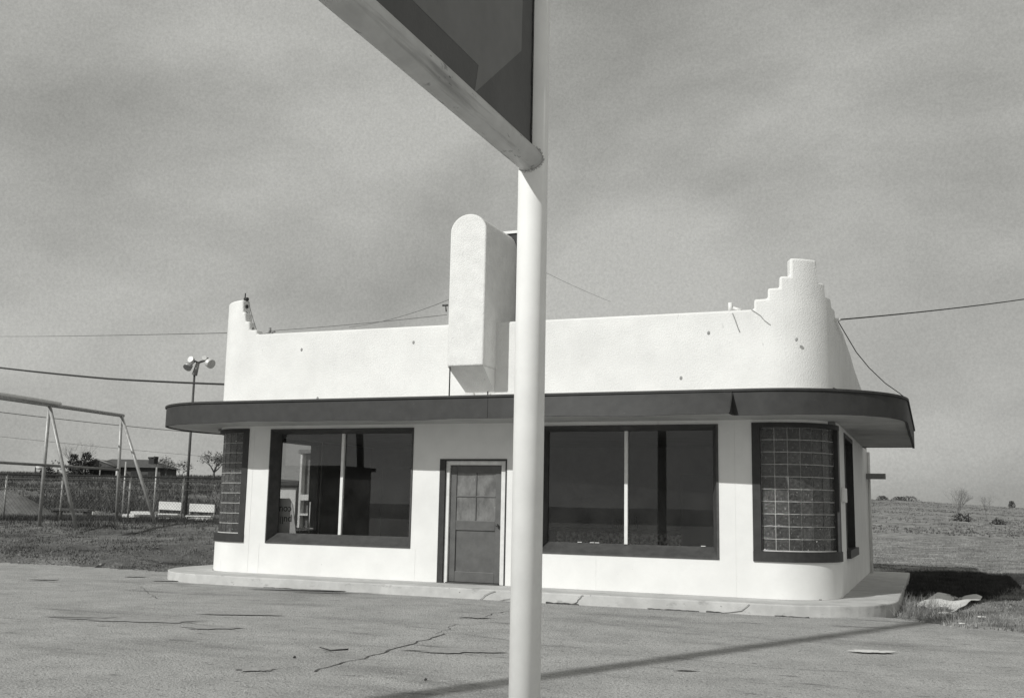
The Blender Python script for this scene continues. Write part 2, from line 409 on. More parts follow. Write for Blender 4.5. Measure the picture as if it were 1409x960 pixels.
# end triangle of the tilted board
x1 = path(N1, 0)[0]
bm = bmesh.new(); prism(bm, [(YF-CO-.02, ZC1-.01), (YF-CO-.31, ZC0), (YF-CO+.02, ZC0), (YF-CO+.02, ZC1-.01)], x1-.004, x1+.012, 'x')
link('fascia_end', bm, M['fascia'], can)
bm = bmesh.new(); fascia(bm, N1+.014, U1c); link('fascia', bm, M['fascia'], can, 'auto')
# soffit extension under the tilted board
bm = bmesh.new(); prev = None
v = [bm.verts.new((path(N2, 0)[0], YF-CO+.02, ZC0+.002)), bm.verts.new((x1, YF-CO+.02, ZC0+.002)), bm.verts.new((x1, YF-CO-.28, ZC0+.002))]
bm.faces.new(v); link('soffit_infill', bm, M['soffit'], can)
link('fascia_cap', pb(U0c, U1c, CO-.1, CO+.05, ZC1-.004, ZC1+.032), M['fasciacap'], can)
link('fascia_end', pb(U1c+.001, U1c+.03, 0.0, CO+.02, ZC0-.01, ZC1), M['fascia'], can)

# ---- porch slab
SO = .84
bm = bmesh.new(); outer = []
ue = [u for u in usamples(0, UE)]
pts = [path(u, SO) for u in ue]
pts = [(pts[0][0], 26.1)]+pts+[(pts[-1][0], 26.1)]
# denser, slightly uneven edge
dense = []
for a, b in zip(pts, pts[1:]):
    n = max(1, int((Vector(a)-Vector(b)).length/.15))
    for i in range(n):
        t = i/n; x = a[0]+(b[0]-a[0])*t; y = a[1]+(b[1]-a[1])*t
        j = .012*noise.noise(Vector((x*3, y*3, 0)))
        dense.append((x+j, y+j))
dense.append(pts[-1])
n = len(dense)
top = [bm.verts.new((x, y, ZS-.003+.006*noise.noise(Vector((x, y, 3))))) for x, y in dense]
bot = [bm.verts.new((x+.0, y-.01, -.06)) for x, y in dense]
bm.faces.new(top)
for i in range(n-1): bm.faces.new((top[i], top[i+1], bot[i+1], bot[i]))
slab = link('porch_slab', bm, M['slab'], B); bevel(slab, .02, 2, 50)
def slab_crack(pts, w=.012):
    bm = bmesh.new()
    y = YF-SO-.022
    for (a, b) in zip(pts, pts[1:]):
        A = Vector((a[0], y, a[1])); Bq = Vector((b[0], y, b[1])); obox(bm, A, Bq, (Bq-A).cross(Vector((0, 1, 0))), w, Vector((0, 1, 0)), .012)
    link('crack', bm, M['crack'], slab)
for x0, r_ in ((-6.55, .5), (-6.9, .3), (-3.0, .35), (-5.3, .12)):
    z = .0; x = x0; pp = [(x, z)]
    while z < .15:
        x += random.uniform(.0, r_*.5); z += random.uniform(.02, .05); pp.append((x, min(z, .155)))
    slab_crack(pp, .003)
for x0, x1_, h_ in ((-5.75, -5.2, .03), (-4.1, -3.3, .018), (-3.2, -2.9, .025), (-6.2, -6.0, .03), (-2.2, -1.7, .02), (-11.1, -9.6, .012)):
    bm = bmesh.new(); x = x0
    prof = []
    while x < x1_: prof.append((x, random.uniform(.3, 1)*h_)); x += .06
    prism(bm, [(x0, -.01)]+prof+[(x1_, -.01)], YF-SO-.045, YF-SO+.0); link('chipped_edge', bm, M['crack'], slab)

# ---- big windows
def big_window(x0, x1, mx, lw, rw):
    ym = YF+.22
    bm = bmesh.new()
    O = [(x0+.002, ZW0+.002), (x1-.002, ZW0+.002), (x1-.002, ZW1-.002), (x0+.002, ZW1-.002)]
    I = [(x0+lw, ZW0+.19), (x1-rw, ZW0+.19), (x1-rw, ZW1-.085), (x0+lw, ZW1-.085)]
    a = [bm.verts.new((p[0], YF-.014, p[1])) for p in O]; b = [bm.verts.new((p[0], ym, p[1])) for p in I]
    c = [bm.verts.new((p[0], ym+.05, p[1])) for p in I]; d = [bm.verts.new((p[0], ym+.05, p[1])) for p in O]
    # small flat lip in front
    L = [(O[0][0]+.02, O[0][1]+.03), (O[1][0]-.03, O[1][1]+.03), (O[2][0]-.03, O[2][1]-.02), (O[3][0]+.02, O[3][1]-.02)]
    l = [bm.verts.new((p[0], YF-.014, p[1])) for p in L]
    for k in range(4):
        n = (k+1) % 4
        bm.faces.new((a[k], a[n], l[n], l[k])); bm.faces.new((l[k], l[n], b[n], b[k])); bm.faces.new((b[k], b[n], c[n], c[k]))
        bm.faces.new((c[k], c[n], d[n], d[k])); bm.faces.new((d[k], d[n], a[n], a[k]))
    w = link('window', bm, M['trim'], B)
    link('pane', bx(I[0][0], I[1][0], ym+.020, ym+.024, I[0][1], I[2][1]), M['glass'], w)
    bm = bx(mx-.028, mx+.028, ym-.025, ym+.03, I[0][1], I[2][1]); link('mullion', bm, M['mullion'], w)
    return I
I1 = big_window(-11.73, -8.65, -10.24, .10, .13)
I2 = big_window(-6.24, -3.16, -4.745, .10, .13)
for px, py in ((798, 748.5), (815, 749.5), (822, 749), (968, 752.5)):
    x, z = F(px, py, YF+.21); bm = bx(x-.04, x+.035, YF+.20, YF+.215, ZW0+.195, ZW0+.205); link('paint_flake', bm, M['mullion'], B)
# ---- side windows
for u0, u1, in ((UD+1.15, UD+3.2), (UA-3.1, UA-1.15)):
    bm = pb(u0+.002, u0+.09, -.22, .012, ZW0+.14, ZW1-.08); pathbox(bm, u1-.09, u1-.002, -.22, .012, ZW0+.14, ZW1-.08)
    pathbox(bm, u0+.002, u1-.002, -.22, .012, ZW1-.08, ZW1-.002); pathbox(bm, u0-.02, u1+.02, -.22, .07, ZW0+.002, ZW0+.14)
    w = link('side_window', bm, M['gbframe'], B)
    link('pane', pb(u0+.09, u1-.09, -.19, -.186, ZW0+.14, ZW1-.08), M['glass'], w)
# ---- glass block corner windows
def gb_window(u0, u1):
    bm = pb(u0+.002, u0+.13, -.16, .015, ZW0+.16, ZW1-.06); pathbox(bm, u1-.13, u1-.002, -.16, .015, ZW0+.16, ZW1-.06)
    pathbox(bm, u0+.002, u1-.002, -.16, .02, ZW1-.06, ZW1+.015); pathbox(bm, u0+.002, u1-.002, -.16, .03, ZW0+.002, ZW0+.16)
    w = link('glass_block_window', bm, M['gbframe'], B)
    a, b = u0+.13, u1-.13; z0, z1 = ZW0+.16, ZW1-.06
    link('mortar_grid', pb(a, b, -.14, -.062, z0, z1), M['mortar'], w)
    nc = round((b-a)/.205); nr = 10; bm = bmesh.new(); du = (b-a)/nc; dz = (z1-z0)/nr
    for i in range(nc):
        for j in range(nr):
            g_ = .0065; ins = .022
            ua, ub, za, zb = a+i*du+g_, a+(i+1)*du-g_, z0+j*dz+g_, z0+(j+1)*dz-g_
            ta, tb_ = random.uniform(-.0035, .0035), random.uniform(-.0035, .0035); jit = [-ta-tb_, ta-tb_, ta+tb_, -ta+tb_]
            def q(u, z, o):
                p = path(u, o); return bm.verts.new((p[0], p[1], z))
            o1 = [q(ua, za, -.063), q(ub, za, -.063), q(ub, zb, -.063), q(ua, zb, -.063)]
            o2 = [q(ua, za, -.052), q(ub, za, -.052), q(ub, zb, -.052), q(ua, zb, -.052)]
            o3 = [q(ua+ins, za+ins, -.056+jit[0]), q(ub-ins, za+ins, -.056+jit[1]), q(ub-ins, zb-ins, -.056+jit[2]), q(ua+ins, zb-ins, -.056+jit[3])]
            for k in range(4):
                n_ = (k+1) % 4
                bm.faces.new((o1[k], o1[n_], o2[n_], o2[k])); bm.faces.new((o2[k], o2[n_], o3[n_], o3[k]))
            bm.faces.new(o3); bm.faces.new(o1)
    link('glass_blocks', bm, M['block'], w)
    # light strip of old caulk along the sill and side
    link('caulk', pb(a, b, -.055, -.045, z0, z0+.016), M['mortar'], w)
gb_window(UA+.02, fx(-12.22)); gb_window(fx(-2.63), UD-.02)

# ---- door
dx0, dx1, dz1 = -8.11, -6.82, 2.32
bm = bmesh.new(); yj = YF+.32
yj = YF+.135
box(bm, dx0+.002, -8.005, YF-.010, yj+.03, ZS, dz1-.002); box(bm, -6.845, dx1-.002, YF-.010, yj+.03, ZS, dz1-.002)
box(bm, -8.005, -6.845, YF-.010, yj+.03, dz1-.03, dz1-.002)
dr = link('door', bx(-7.93, -6.94, yj-.03, yj+.015, ZS+.02, 2.20), M['doorpaint'], B)
link('door_reveal', bm, M['gbframe'], dr)
bm = bx(-8.004, -7.932, YF+.035, yj+.03, ZS, dz1-.032); box(bm, -6.938, -6.846, YF+.035, yj+.03, ZS, dz1-.032); box(bm, -7.932, -6.938, YF+.035, yj+.03, 2.215, dz1-.032)
bevel(link('door_frame', bm, M['doorframe'], dr), .006, 2)
# rails and stiles proud of the leaf
bm = bmesh.new(); xa, xb = -7.93, -6.94; f0, f1 = yj-.055, yj-.031
box(bm, xa+.002, xa+.12, f0, f1, ZS+.022, 2.208); box(bm, xb-.12, xb-.002, f0, f1, ZS+.022, 2.208)
for a, b in ((ZS+.022, ZS+.20), (1.08, 1.25), (2.08, 2.208)): box(bm, xa+.12, xb-.12, f0, f1, a, b)
box(bm, (xa+xb)/2-.012, (xa+xb)/2+.012, f0+.004, f1, 1.25, 2.08); box(bm, xa+.12, xb-.12, f0+.004, f1, 1.655, 1.68)
bevel(link('door_rail', bm, M['doorpaint'], dr), .006, 2)
link('door_pane', bx(xa+.12, xb-.12, yj-.036, yj-.0315, 1.25, 2.08), M['curtain'], dr)
bm = tb([(-7.0, f0, 1.18), (-7.0, f0-.04, 1.18)], .012, 8); bmesh.ops.create_icosphere(bm, subdivisions=2, radius=.028, matrix=Matrix.Translation((-7.0, f0-.05, 1.18)))
link('door_handle', bm, M['steeldark'], dr)
link('threshold', bx(-7.93, -6.94, YF-.03, yj-.058, ZS, ZS+.018), M['trim'], dr)

# ---- pylon / fin on the parapet
fxa, fxb, fy0, fy1 = -7.765, -7.07, 16.14, 17.6
arch = []
zb_, zr = 6.29, .32
for k in range(17):
    t = math.pi*k/16; arch.append(((fxa+fxb)/2+(fxb-fxa)/2*math.cos(t), zb_+zr*math.sin(t)))
bm = bmesh.new()
prism(bm, [(fxa, 3.895), (fxb, 3.895)]+arch, fy0, fy1)
pyl = link('pylon', bm, M['roughstucco'], B, 'auto'); bevel(pyl, .03, 3, 40)
# sloping underside
bm = bmesh.new(); q = [(fxa+.01, fy0+.02, 3.893), (fxb-.012, fy0+.02, 3.893), (fxb-.012, YF-.002, 3.893), (fxa+.01, YF-.002, 3.893),
                      (fxa+.12, YF-.012, 3.50), (fxb-.012, YF-.012, 3.50), (fxb-.012, YF-.002, 3.47), (fxa+.10, YF-.002, 3.47)]
v = [bm.verts.new(p) for p in q]
for f in ((0, 1, 2, 3), (4, 5, 6, 7), (0, 1, 5, 4), (1, 2, 6, 5), (2, 3, 7, 6), (3, 0, 4, 7)): bm.faces.new([v[i] for i in f])
link('pylon_foot', bm, M['roughstucco'], pyl)
link('support_rod', tb([(fxa+.05, fy0+.03, 3.89), (fxa+.05, fy0+.03, 3.31)], .012, 6), M['rust'], pyl)
link('support_rod', tb([(fxb-.12, YF-.06, 3.5), (fxb-.12, YF-.06, 3.31)], .012, 6), M['rust'], pyl)
bm = bmesh.new(); yb0, yb1 = 17.64, 17.72
ztop = F(700, 318, 17.64)[1]
box(bm, fxa+.1, -6.70, yb0, yb1, ztop-.05, ztop); box(bm, -6.75, -6.70, yb0, yb1, 4.4, ztop-.05); box(bm, fxa+.1, fxa+.14, yb0, yb1, 4.4, ztop-.05)
bf = link('sign_back_frame', bm, M['mullion'], pyl)
link('sign_back_board', bx(fxa+.14, -6.75, yb0+.03, yb0+.05, 4.4, ztop-.05), M['black'], bf)
bm = tb([(-7.02, 17.60, 6.35), (-7.02, 17.60, 4.6)], .018, 6); tube(bm, [(-7.115, 17.60, 5.5), (-6.72, 17.64, 5.5)], .01, 6)
link('conduit', bm, M['black'], pyl)

# ---- small roof fittings
def fitting(px, py, s, Y=YF+.05, name='roof_insulator', lab='', white=True):
    x, z = F(px, py, Y); t = thing(name, lab, 'insulator', (x, Y, 0), group='roof fittings') if False else None
    bm = bmesh.new(); tube(bm, [(x, Y, z-.05*s), (x, Y, z+.06*s)], .025*s, 8); box(bm, x-.07*s, x+.07*s, Y-.02, Y+.02, z-.055*s, z-.035*s)
    tube(bm, [(x+.03*s, Y, z+.0*s), (x+.12*s, Y, z-.03*s)], .018*s, 6)
    return x, z, bm
x, z, bm = fitting(371.5, 455, 1.0); tag(link('wire_insulator', bm, M['steelmid']), 'small grey wire insulator on the parapet top near the left stepped corner', 'insulator')
x, z, bm = fitting(1005, 424, 1.5); tag(link('wire_bracket', bm, M['mullion']), 'small white bracket on the parapet top near the right stepped corner', 'bracket')
rack = thing('insulator_rack', 'black three-knob insulator rack fixed beside the left stepped parapet corner', 'insulator rack', (0, 0, 0))
xr, zr_ = F(333, 440, YF+.1)
link('bar', tb([(xr+.03, YF+.12, 4.95), (xr+.03, YF+.12, 5.62)], .012, 6), M['black'], rack)
for py in (412, 422, 432):
    x, z = F(336, py, YF+.12)
    link('knob', tb([(xr+.02, YF+.12, z), (xr+.10, YF+.12, z)], .038, 8), M['black'], rack)
xr2, _ = F(346, 452, YF+.1); link('knob', tb([(xr2, YF+.12, F(347, 456)[1]), (xr2, YF+.12, F(347, 449)[1])], .03, 8), M['black'], rack)

# ---- wires
def wire(name, label, pts, r, sagm=0.0, m_='wire', cat='wire', n=24, group=None):
    a = [Vector(p) for p in pts]; out = []
    for i, (p, q) in enumerate(zip(a, a[1:])):
        for k in range(n):
            t = k/n; v = p.lerp(q, t); v.z -= sagm*4*t*(1-t); out.append(v)
    out.append(a[-1]); return tag(link(name, tb(out, r, 5), M[m_]), label, cat, group)
x, z = F(318, 536, CY+.3)
wire('service_cable', 'thick dark sagging cable running from the left edge to the building wall', [P(-60, 498, 34), P(150, 521, 27), Vector((XL+.02, 21.0, F(303, 536, 21.0)[1]))], .026, .03)
wire('overhead_wire', 'thin high wire reaching the left stepped parapet corner', [P(-60, 462, 70), P(312, 458, 24)], .009, .06, 'wirelight')
wire('overhead_wire', 'thin wire crossing the sky above the swing frame, second lowest of the wires at left', [P(-40, 562, 60), P(310, 598, 80)], .022, .1, 'wirelight')
wire('overhead_wire', 'lowest faint wire crossing the sky behind the swing frame', [P(-40, 596, 110), P(310, 630, 140)], .018, .1, 'wirelight')
pk = Vector((XR+.03, 17.75, 4.74))
def S(px, py, X):
    d = fw + RT*((px-704.5)/FPX) - UP*((py-480)/FPX); t = X/d.x; return Vector((X, d.y*t, H+d.z*t))
k0 = S(1152, 440, XR+.04)
wire('overhead_wire', 'dark wire stretching from the right stepped corner to the right edge of the sky', [k0, P(1470, 402, 26)], .012, .05)
wire('drop_wire', 'slack thin wire dropping from the right parapet to the canopy tip', [k0, P(1165, 462, 18.4), P(1178, 484, 19), P(1196, 506, 19.5), P(1218, 527, 20), P(1238, 541, 20.5), P(1249, 550, 20.8), P(1252, 562, 20.8)], .009, .0)
bm = bmesh.new(); tube(bm, [k0-Vector((.06, 0, 0)), k0+Vector((.05, 0, 0))], .03, 8)
tag(link('porcelain_insulator', bm, M['mullion']), 'white porcelain wire knob on the side of the right stepped corner', 'insulator')
a = Vector((F(373, 455, YF+.05)[0], YF+.05, F(373, 455, YF+.05)[1]))
wire('roof_wire', 'thin wire running low along the parapet top from the left insulator to the pylon', [a, Vector((F(615, 433, YF+.3)[0], YF+.3, F(615, 433, YF+.3)[1]))], .006, .02, 'wirelight')
wire('roof_wire', 'thin slanting wire rising from behind the parapet to the left side of the pylon', [Vector((F(480, 450, 20)[0], 20, F(480, 450, 20)[1])), Vector((F(618, 412, 17.3)[0], 17.3, F(618, 412, 17.3)[1]))], .005, .08, 'wirelight')
wire('roof_wire', 'faint thin wire descending to the right behind the white sign pole', [P(745, 372, 19), P(840, 415, 22)], .0028, .02, 'wirelight')
wire('roof_wire', 'thin slack wire looping from the insulator rack down to the parapet', [Vector((xr+.1, YF+.12, F(338, 410)[1])), Vector((F(348, 450)[0], YF+.1, F(348, 450)[1])), Vector((F(352, 459)[0], YF+.1, F(352, 458)[1])), a], .007, .03, 'wirelight', n=8)
bm = bmesh.new(); x, z = F(613, 420, 17.0); tube(bm, [(x-.06, 17, z), (x+.05, 17, z)], .02, 6); tube(bm, [(x, 17, z), (x+.02, 17, z-.12)], .012, 6)
tag(link('wire_hook', bm, M['steeldark']), 'small dark hook on the left side of the pylon', 'hook')

# ---- things on the right side wall
s = S(1161, 681, XR+.02)
bevel(tag(link('meter_box', bx(XR+.003, XR+.05, s.y-.25, s.y+.35, s.z-.12, s.z+.12), M['mullion']), 'small white box on the side wall next to the right glass block window', 'box'), .01)
bm = bmesh.new(); yy = 25.35
tube(bm, [(XR+.05, yy, .17), (XR+.05, yy, 2.9)], .035, 8); tag(link('downpipe', bm, M['doorframe']), 'thin white downpipe at the far end of the right side wall', 'pipe')
p = S(1191, 648, XR); bm = bx(XR+.005, XR+.42, 25.05, 25.30, 2.28, 2.40); bm.transform(Matrix.Translation((0, 0, 0)))
tag(link('wall_bracket', bm, M['steelmid']), 'short grey bracket sticking out from the far end of the side wall', 'bracket')

# ------------------------------------------------------------------ interior things
c0, c1 = -5.95, -3.9
ct = thing('service_counter', 'low counter with mottled front and black top inside the right window', 'counter', (0, 0, 0))
link('counter_front', bx(-7.3, -4.6, 20.6, 21.1, ZS+.014, 1.02), M['counter'], ct)
link('counter_top', bx(-7.4, -4.2, 20.5, 21.2, 1.023, 1.09), M['counterblack'], ct)
link('counter_end', bx(-4.59, -4.3, 20.6, 21.1, ZS+.014, 1.02), M['counterblack'], ct)
tag(link('dark_cup', tb([(-6.05, 20.8, 1.092), (-6.05, 20.8, 1.25)], [.06, .065], 10), M['counterblack']), 'squat dark cup on the counter left of the white mullion', 'cup')
tag(link('bottle', tb([(-5.62, 20.8, 1.092), (-5.62, 20.8, 1.22), (-5.62, 20.8, 1.27), (-5.62, 20.8, 1.34)], [.035, .035, .014, .014], 10), M['counterblack']), 'slim dark bottle on the counter next to the white mullion', 'bottle')
cab = thing('tall_cabinet', 'tall black cabinet standing inside at the right edge of the right window', 'cabinet')
link('body', bx(-4.15, -3.3, 18.4, 19.0, ZS+.014, 2.12), M['counterblack'], cab); link('plinth', bx(-4.13, -3.32, 18.42, 18.98, ZS+.013, ZS+.1), M['black'], cab)
bd = thing('notice_board', 'grey board with black hand lettering leaning upside down inside the left window', 'sign')
def FY(px, py, Y): x, z = F(px, py, Y); return x, z
bx0, bz1 = FY(376, 685, 17.15); bx1, _ = FY(404, 688, 17.15); _, bz0 = FY(380, 737, 17.15)
bm = bmesh.new(); prism(bm, [(bx0, bz0), (bx1+.1, bz0), (bx1-.02, bz1-.12), (bx1-.10, bz1), (bx0, bz1)], 17.15, 17.17)
link('board', bm, M['board'], bd)
def text(body, x, z, size, yy, name='lettering', m_='ink', parent=None, rotz=180):
    cu = bpy.data.curves.new(name, 'FONT'); cu.body = body; cu.size = size; cu.extrude = .001; cu.offset = .002
    tmp = bpy.data.objects.new(name, cu); C.objects.link(tmp)
    dg = bpy.context.evaluated_depsgraph_get(); me = bpy.data.meshes.new_from_object(tmp.evaluated_get(dg)); bpy.data.objects.remove(tmp)
    o = bpy.data.objects.new(name, me); me.materials.append(M[m_]); C.objects.link(o)
    # upright in the xz plane facing -y, then turned upside down
    o.matrix_world = Matrix.Translation((x, yy, z)) @ Matrix.Rotation(R_(90), 4, 'X') @ Matrix.Rotation(R_(rotz), 4, 'Z')
    if parent: o.parent = parent
    return o
tx, tz = FY(401, 697, 17.14); text('cou.', tx, tz, .19, 17.145, parent=bd)
tx, tz = FY(401.5, 711, 17.14); text('pull', tx, tz, .19, 17.145, parent=bd)
wf = thing('window_stand', 'thin white cross-shaped rack standing inside the left window', 'rack')  # white bars modelled in place of reflections of the window frame
bm = bmesh.new()
def FP(px, py, Y): x, z = F(px, py, Y); return (x, Y, z)
tube(bm, [FP(400, 726, 17.5), FP(431, 727, 17.5)], .012, 6); link('bar', bm, M['mullion'], wf)
bm = tb([FP(427, 690, 17.5), FP(425, 733, 17.5)], .012, 6); link('post', bm, M['mullion'], wf)
bm = tb([FP(421, 722, 17.5), FP(412, 731, 17.5), FP(410, 727, 17.5)], .008, 6); link('hook', bm, M['mullion'], wf)
# dark partition casting the shape seen in the left window
ap = thing('refrigerator', 'large black refrigerator standing inside the left window', 'refrigerator')
link('body', bx(-13.0+1.0, -9.3, 21.6, 22.4, ZS+.014, 2.35), M['counterblack'], ap); link('plinth', bx(-11.98, -9.32, 21.62, 22.38, ZS+.013, ZS+.1), M['black'], ap)

# ------------------------------------------------------------------ ground
def pave_edge_left(x):   # y of the pavement's far edge for x < -13
    return 18.1+(-15.6-x)*.06+.25*noise.noise(Vector((x*.9, 0, 5)))+.1*noise.noise(Vector((x*4, 0, 5)))
def pave_edge_right(x):
    return 16.35-.62*(x+.5)**.8 + .15*noise.noise(Vector((x*1.6, 0, 9)))+.06*noise.noise(Vector((x*7, 0, 9))) if x > -.5 else 16.35
def on_pave(x, y):
    if x < -14.2: return y < pave_edge_left(x)
    if x < -.55: return y < 16.5
    return y < pave_edge_right(x)
def in_slab(x, y): return -14.25 < x < -.52 and 15.8 < y < 26.2
def sm(a, b, x):
    t = max(0, min(1, (x-a)/(b-a))); return t*t*(3-2*t)
def ground_h(x, y):
    if y < 1: base = 0; a = 0
    a = x/max(y, .5) if y > .5 else 0
    d = Vector((x, y)).dot(Vector((fw.x, fw.y)).normalized())
    wl = sm(-.45, -.72, a) if y > 5 else 0
    def tab(t, d):
        for (p, q), (r, s) in zip(t, t[1:]):
            if p <= d <= r: return q+(s-q)*sm(p, r, d)*.5+(s-q)*.5*(d-p)/(r-p)
        return t[-1][1] if d > t[-1][0] else t[0][1]
    left = tab([(22.5, 0), (27, .45), (31, .78), (36, .72), (46, .58), (60, .9), (110, 3.2), (165, 5.1), (260, 6.2), (900, 3)], d)
    right = tab([(60, 0), (78, .25), (130, 1.9), (230, 4.35), (500, 6.6), (900, 3)], d)
    right *= 1-.35*sm(-.05, .12, a) if d > 60 else 1
    h = left*wl+right*(1-wl) if y > 5 else 0
    if on_pave(x, y) or in_slab(x, y): return min(h, 0)-.05
    rough = .05*noise.noise(Vector((x*.5, y*.5, 0)))+.03*noise.noise(Vector((x*1.7, y*1.7, 2)))
    return h+.02+max(-.05, rough)*(1 if y < 60 else 2)
bm = bmesh.new()
rads = [0.0]; r = 6.0
while r < 60: rads.append(r); r *= 1.0 + .012
while r < 3500: rads.append(r); r *= 1.06
angs = []
a = -180.0
while a < 180:
    angs.append(a); a += (.35 if -62 < a < 18 else 6)
grid = []
for rr in rads[1:]:
    grid.append([bm.verts.new((rr*math.sin(R_(t)), rr*math.cos(R_(t)), ground_h(rr*math.sin(R_(t)), rr*math.cos(R_(t))))) for t in angs])
c0_ = bm.verts.new((0, 0, -.05)); n = len(angs)
for k in range(n): bm.faces.new((c0_, grid[0][k], grid[0][(k+1) % n]))
for A, Bq in zip(grid, grid[1:]):
    for k in range(n):
        bm.faces.new((A[k], Bq[k], Bq[(k+1) % n], A[(k+1) % n]))
struct(link('ground', bm, M['grassland'], smooth=True))
# pavement sheet
bm = bmesh.new(); pts = [(-60, -60)]
x = -60
while x < -13.9: pts.append((x, pave_edge_left(x)+.15)); x += .25
pts += [(-13.2, 17.0), (-13.2, 16.6), (-1, 16.6), (-.52, 16.5)]
x = -.49
while x < 60: pts.append((x, pave_edge_right(x)+.03)); x += .12 if x < 5 else 1
pts.append((60, -60))
vs = [bm.verts.new((p[0], p[1], 0)) for p in pts]; f = bm.faces.new(vs); bmesh.ops.triangulate(bm, faces=[f])
pv_ = struct(link('pavement', bm, M['pave']))
def Gp(px, py, z=0.0):
    d = fw + RT*((px-704.5)/FPX) - UP*((py-480)/FPX); t = (z-H)/d.z; return Vector((d.x*t, d.y*t, z))
def ground_strip(pxs, w, name='crack', m_='crack', z=.005, jit=.03):
    P_ = [Gp(*q, z) for q in pxs]; pts = []
    for a, b in zip(P_, P_[1:]):
        n = max(2, int((b-a).length/.08))
        for i in range(n): pts.append(a.lerp(b, i/n))
    pts.append(P_[-1]); bm = bmesh.new(); prev = None
    for i, p in enumerate(pts):
        d = (pts[min(i+1, len(pts)-1)]-pts[max(i-1, 0)]).normalized(); nrm = Vector((-d.y, d.x, 0))
        c = p+nrm*jit*noise.noise(Vector((p.x*5, p.y*5, 1)))*2
        ww = w*(.35+1.1*abs(noise.noise(Vector((p.x*4, p.y*4, 7)))))
        r = [bm.verts.new(c-nrm*ww), bm.verts.new(c+nrm*ww)]
        if prev: bm.faces.new((prev[0], prev[1], r[1], r[0]))
        prev = r
    o = link(name, bm, M[m_], pv_); return o
ground_strip([(430, 923), (470, 911), (500, 905), (530, 896), (560, 887), (590, 878), (612, 871)], .018)
ground_strip([(600, 871), (615, 866), (626, 858)], .008)
ground_strip([(190, 805), (205, 815), (215, 823), (228, 824)], .007)
ground_strip([(750, 893), (850, 900), (935, 905), (1060, 918), (1200, 925)], .006, jit=.01)
ground_strip([(560, 770+95), (640, 872), (700, 880)], .006, jit=.01)
ground_strip([(660, 850), (680, 843), (700, 840)], .012)
zst = .008
def blob(px, py, wx_, wy_, m_, name, z=.006, seed=1, k=60):
    c = Gp(px, py, z); bm = bmesh.new(); vs = []
    for i in range(k):
        t = 2*math.pi*i/k; rr = 1+.5*noise.noise(Vector((math.cos(t)*1.7, math.sin(t)*1.7, seed)))+.45*noise.noise(Vector((math.cos(t)*6, math.sin(t)*6, seed)))
        # long axis across the view
        p = c+Vector((rt.x, rt.y, 0))*wx_*rr*math.cos(t)+Vector((fw.x, fw.y, 0)).normalized()*wy_*rr*math.sin(t); p.z = z
        vs.append(bm.verts.new(p))
    global zst
    zst += .0007
    for v in vs: v.co.z = zst
    bm.faces.new(vs); return link(name, bm, M[m_], pv_)
M['stain'] = mat('dark_stain', .27, .38, 14, .95, .6, 60, .01); M['stain2'] = mat('damp_stain', .20, .28, 6, .95, .4, 45, .01)
for q in ((190, 852, .9, .22), (150, 850, .6, .15), (352, 920, .16, .12), (288, 863, .3, .15), (625, 895, .5, .16), (640, 893, .25, .12), (400, 811, .0, .0), (330, 845, .5, .1), (60, 797, .3, .15), (655, 849, .18, .12), (185, 793, .2, .12), (240, 799, .4, .1), (120, 849, .5, .08), (945, 922, .12, .04)):
    if q[2]: blob(q[0], q[1], q[2], q[3], 'stain', 'stain', seed=q[0])
blob(440, 812, 1.35, .10, 'stain2', 'stain', seed=3); blob(455, 815, .75, .05, 'crack', 'stain', z=.009, seed=5)
blob(1200, 897, .24, .10, 'whitepaint', 'paint_patch', seed=2)
# stick
a, b = Gp(440, 890, .03), Gp(478, 893, .03); mid = a.lerp(b, .55); mid.z = .02
tag(link('twig', tb([a, mid+Vector((0, -.08, 0)), b+Vector((0, .02, 0))], [.005, .008, .009], 8), M['stick']), 'dark curved twig lying alone on the pavement', 'twig')
for i, (px, py) in enumerate(((586, 934), (405, 903))):
    c = Gp(px, py, .012); bm = bmesh.new(); bmesh.ops.create_icosphere(bm, subdivisions=1, radius=.014, matrix=Matrix.Translation(c))
    for v in bm.verts: v.co += Vector([random.uniform(-.005, .005) for _ in range(3)])
    tag(link('pebble', bm, M['stick']), ['dark pebble near the bottom edge left of the pole', 'dark pebble left of the curved twig', 'dark pebble on the pavement near the white paint patch', 'dark pebble by the left edge of the pavement'][i], 'pebble', 'pebbles on the pavement')

# crumpled sheet on the right
def ground_at(px, py):
    p = Gp(px, py, 0); return p
q = [ground_at(1256, 836), ground_at(1316, 844), ground_at(1352, 829), ground_at(1296, 822)]
bm = bmesh.new(); N = 14; gv = []
for i in range(N+1):
    row = []
    for j in range(N+1):
        s_t, t_ = i/N, j/N
        p = q[0].lerp(q[1], s_t).lerp(q[3].lerp(q[2], s_t), t_)
        p.z = .04+.03*s_t*t_+.06*noise.noise(Vector((s_t*3, t_*3, 1)))+.025*math.sin(s_t*7+t_*2)+.03*t_
        p += Vector((.08*noise.noise(Vector((s_t*4, t_*4, 8))), 0, 0))
        row.append(bm.verts.new(p))
    gv.append(row)
for i in range(N):
    for j in range(N): bm.faces.new((gv[i][j], gv[i+1][j], gv[i+1][j+1], gv[i][j+1]))
sh = tag(link('crumpled_sheet', bm, M['paper']), 'crumpled pale sheet lying in the weeds beside the slab at right', 'sheet')
md = sh.modifiers.new('s', 'SOLIDIFY'); md.thickness = .008
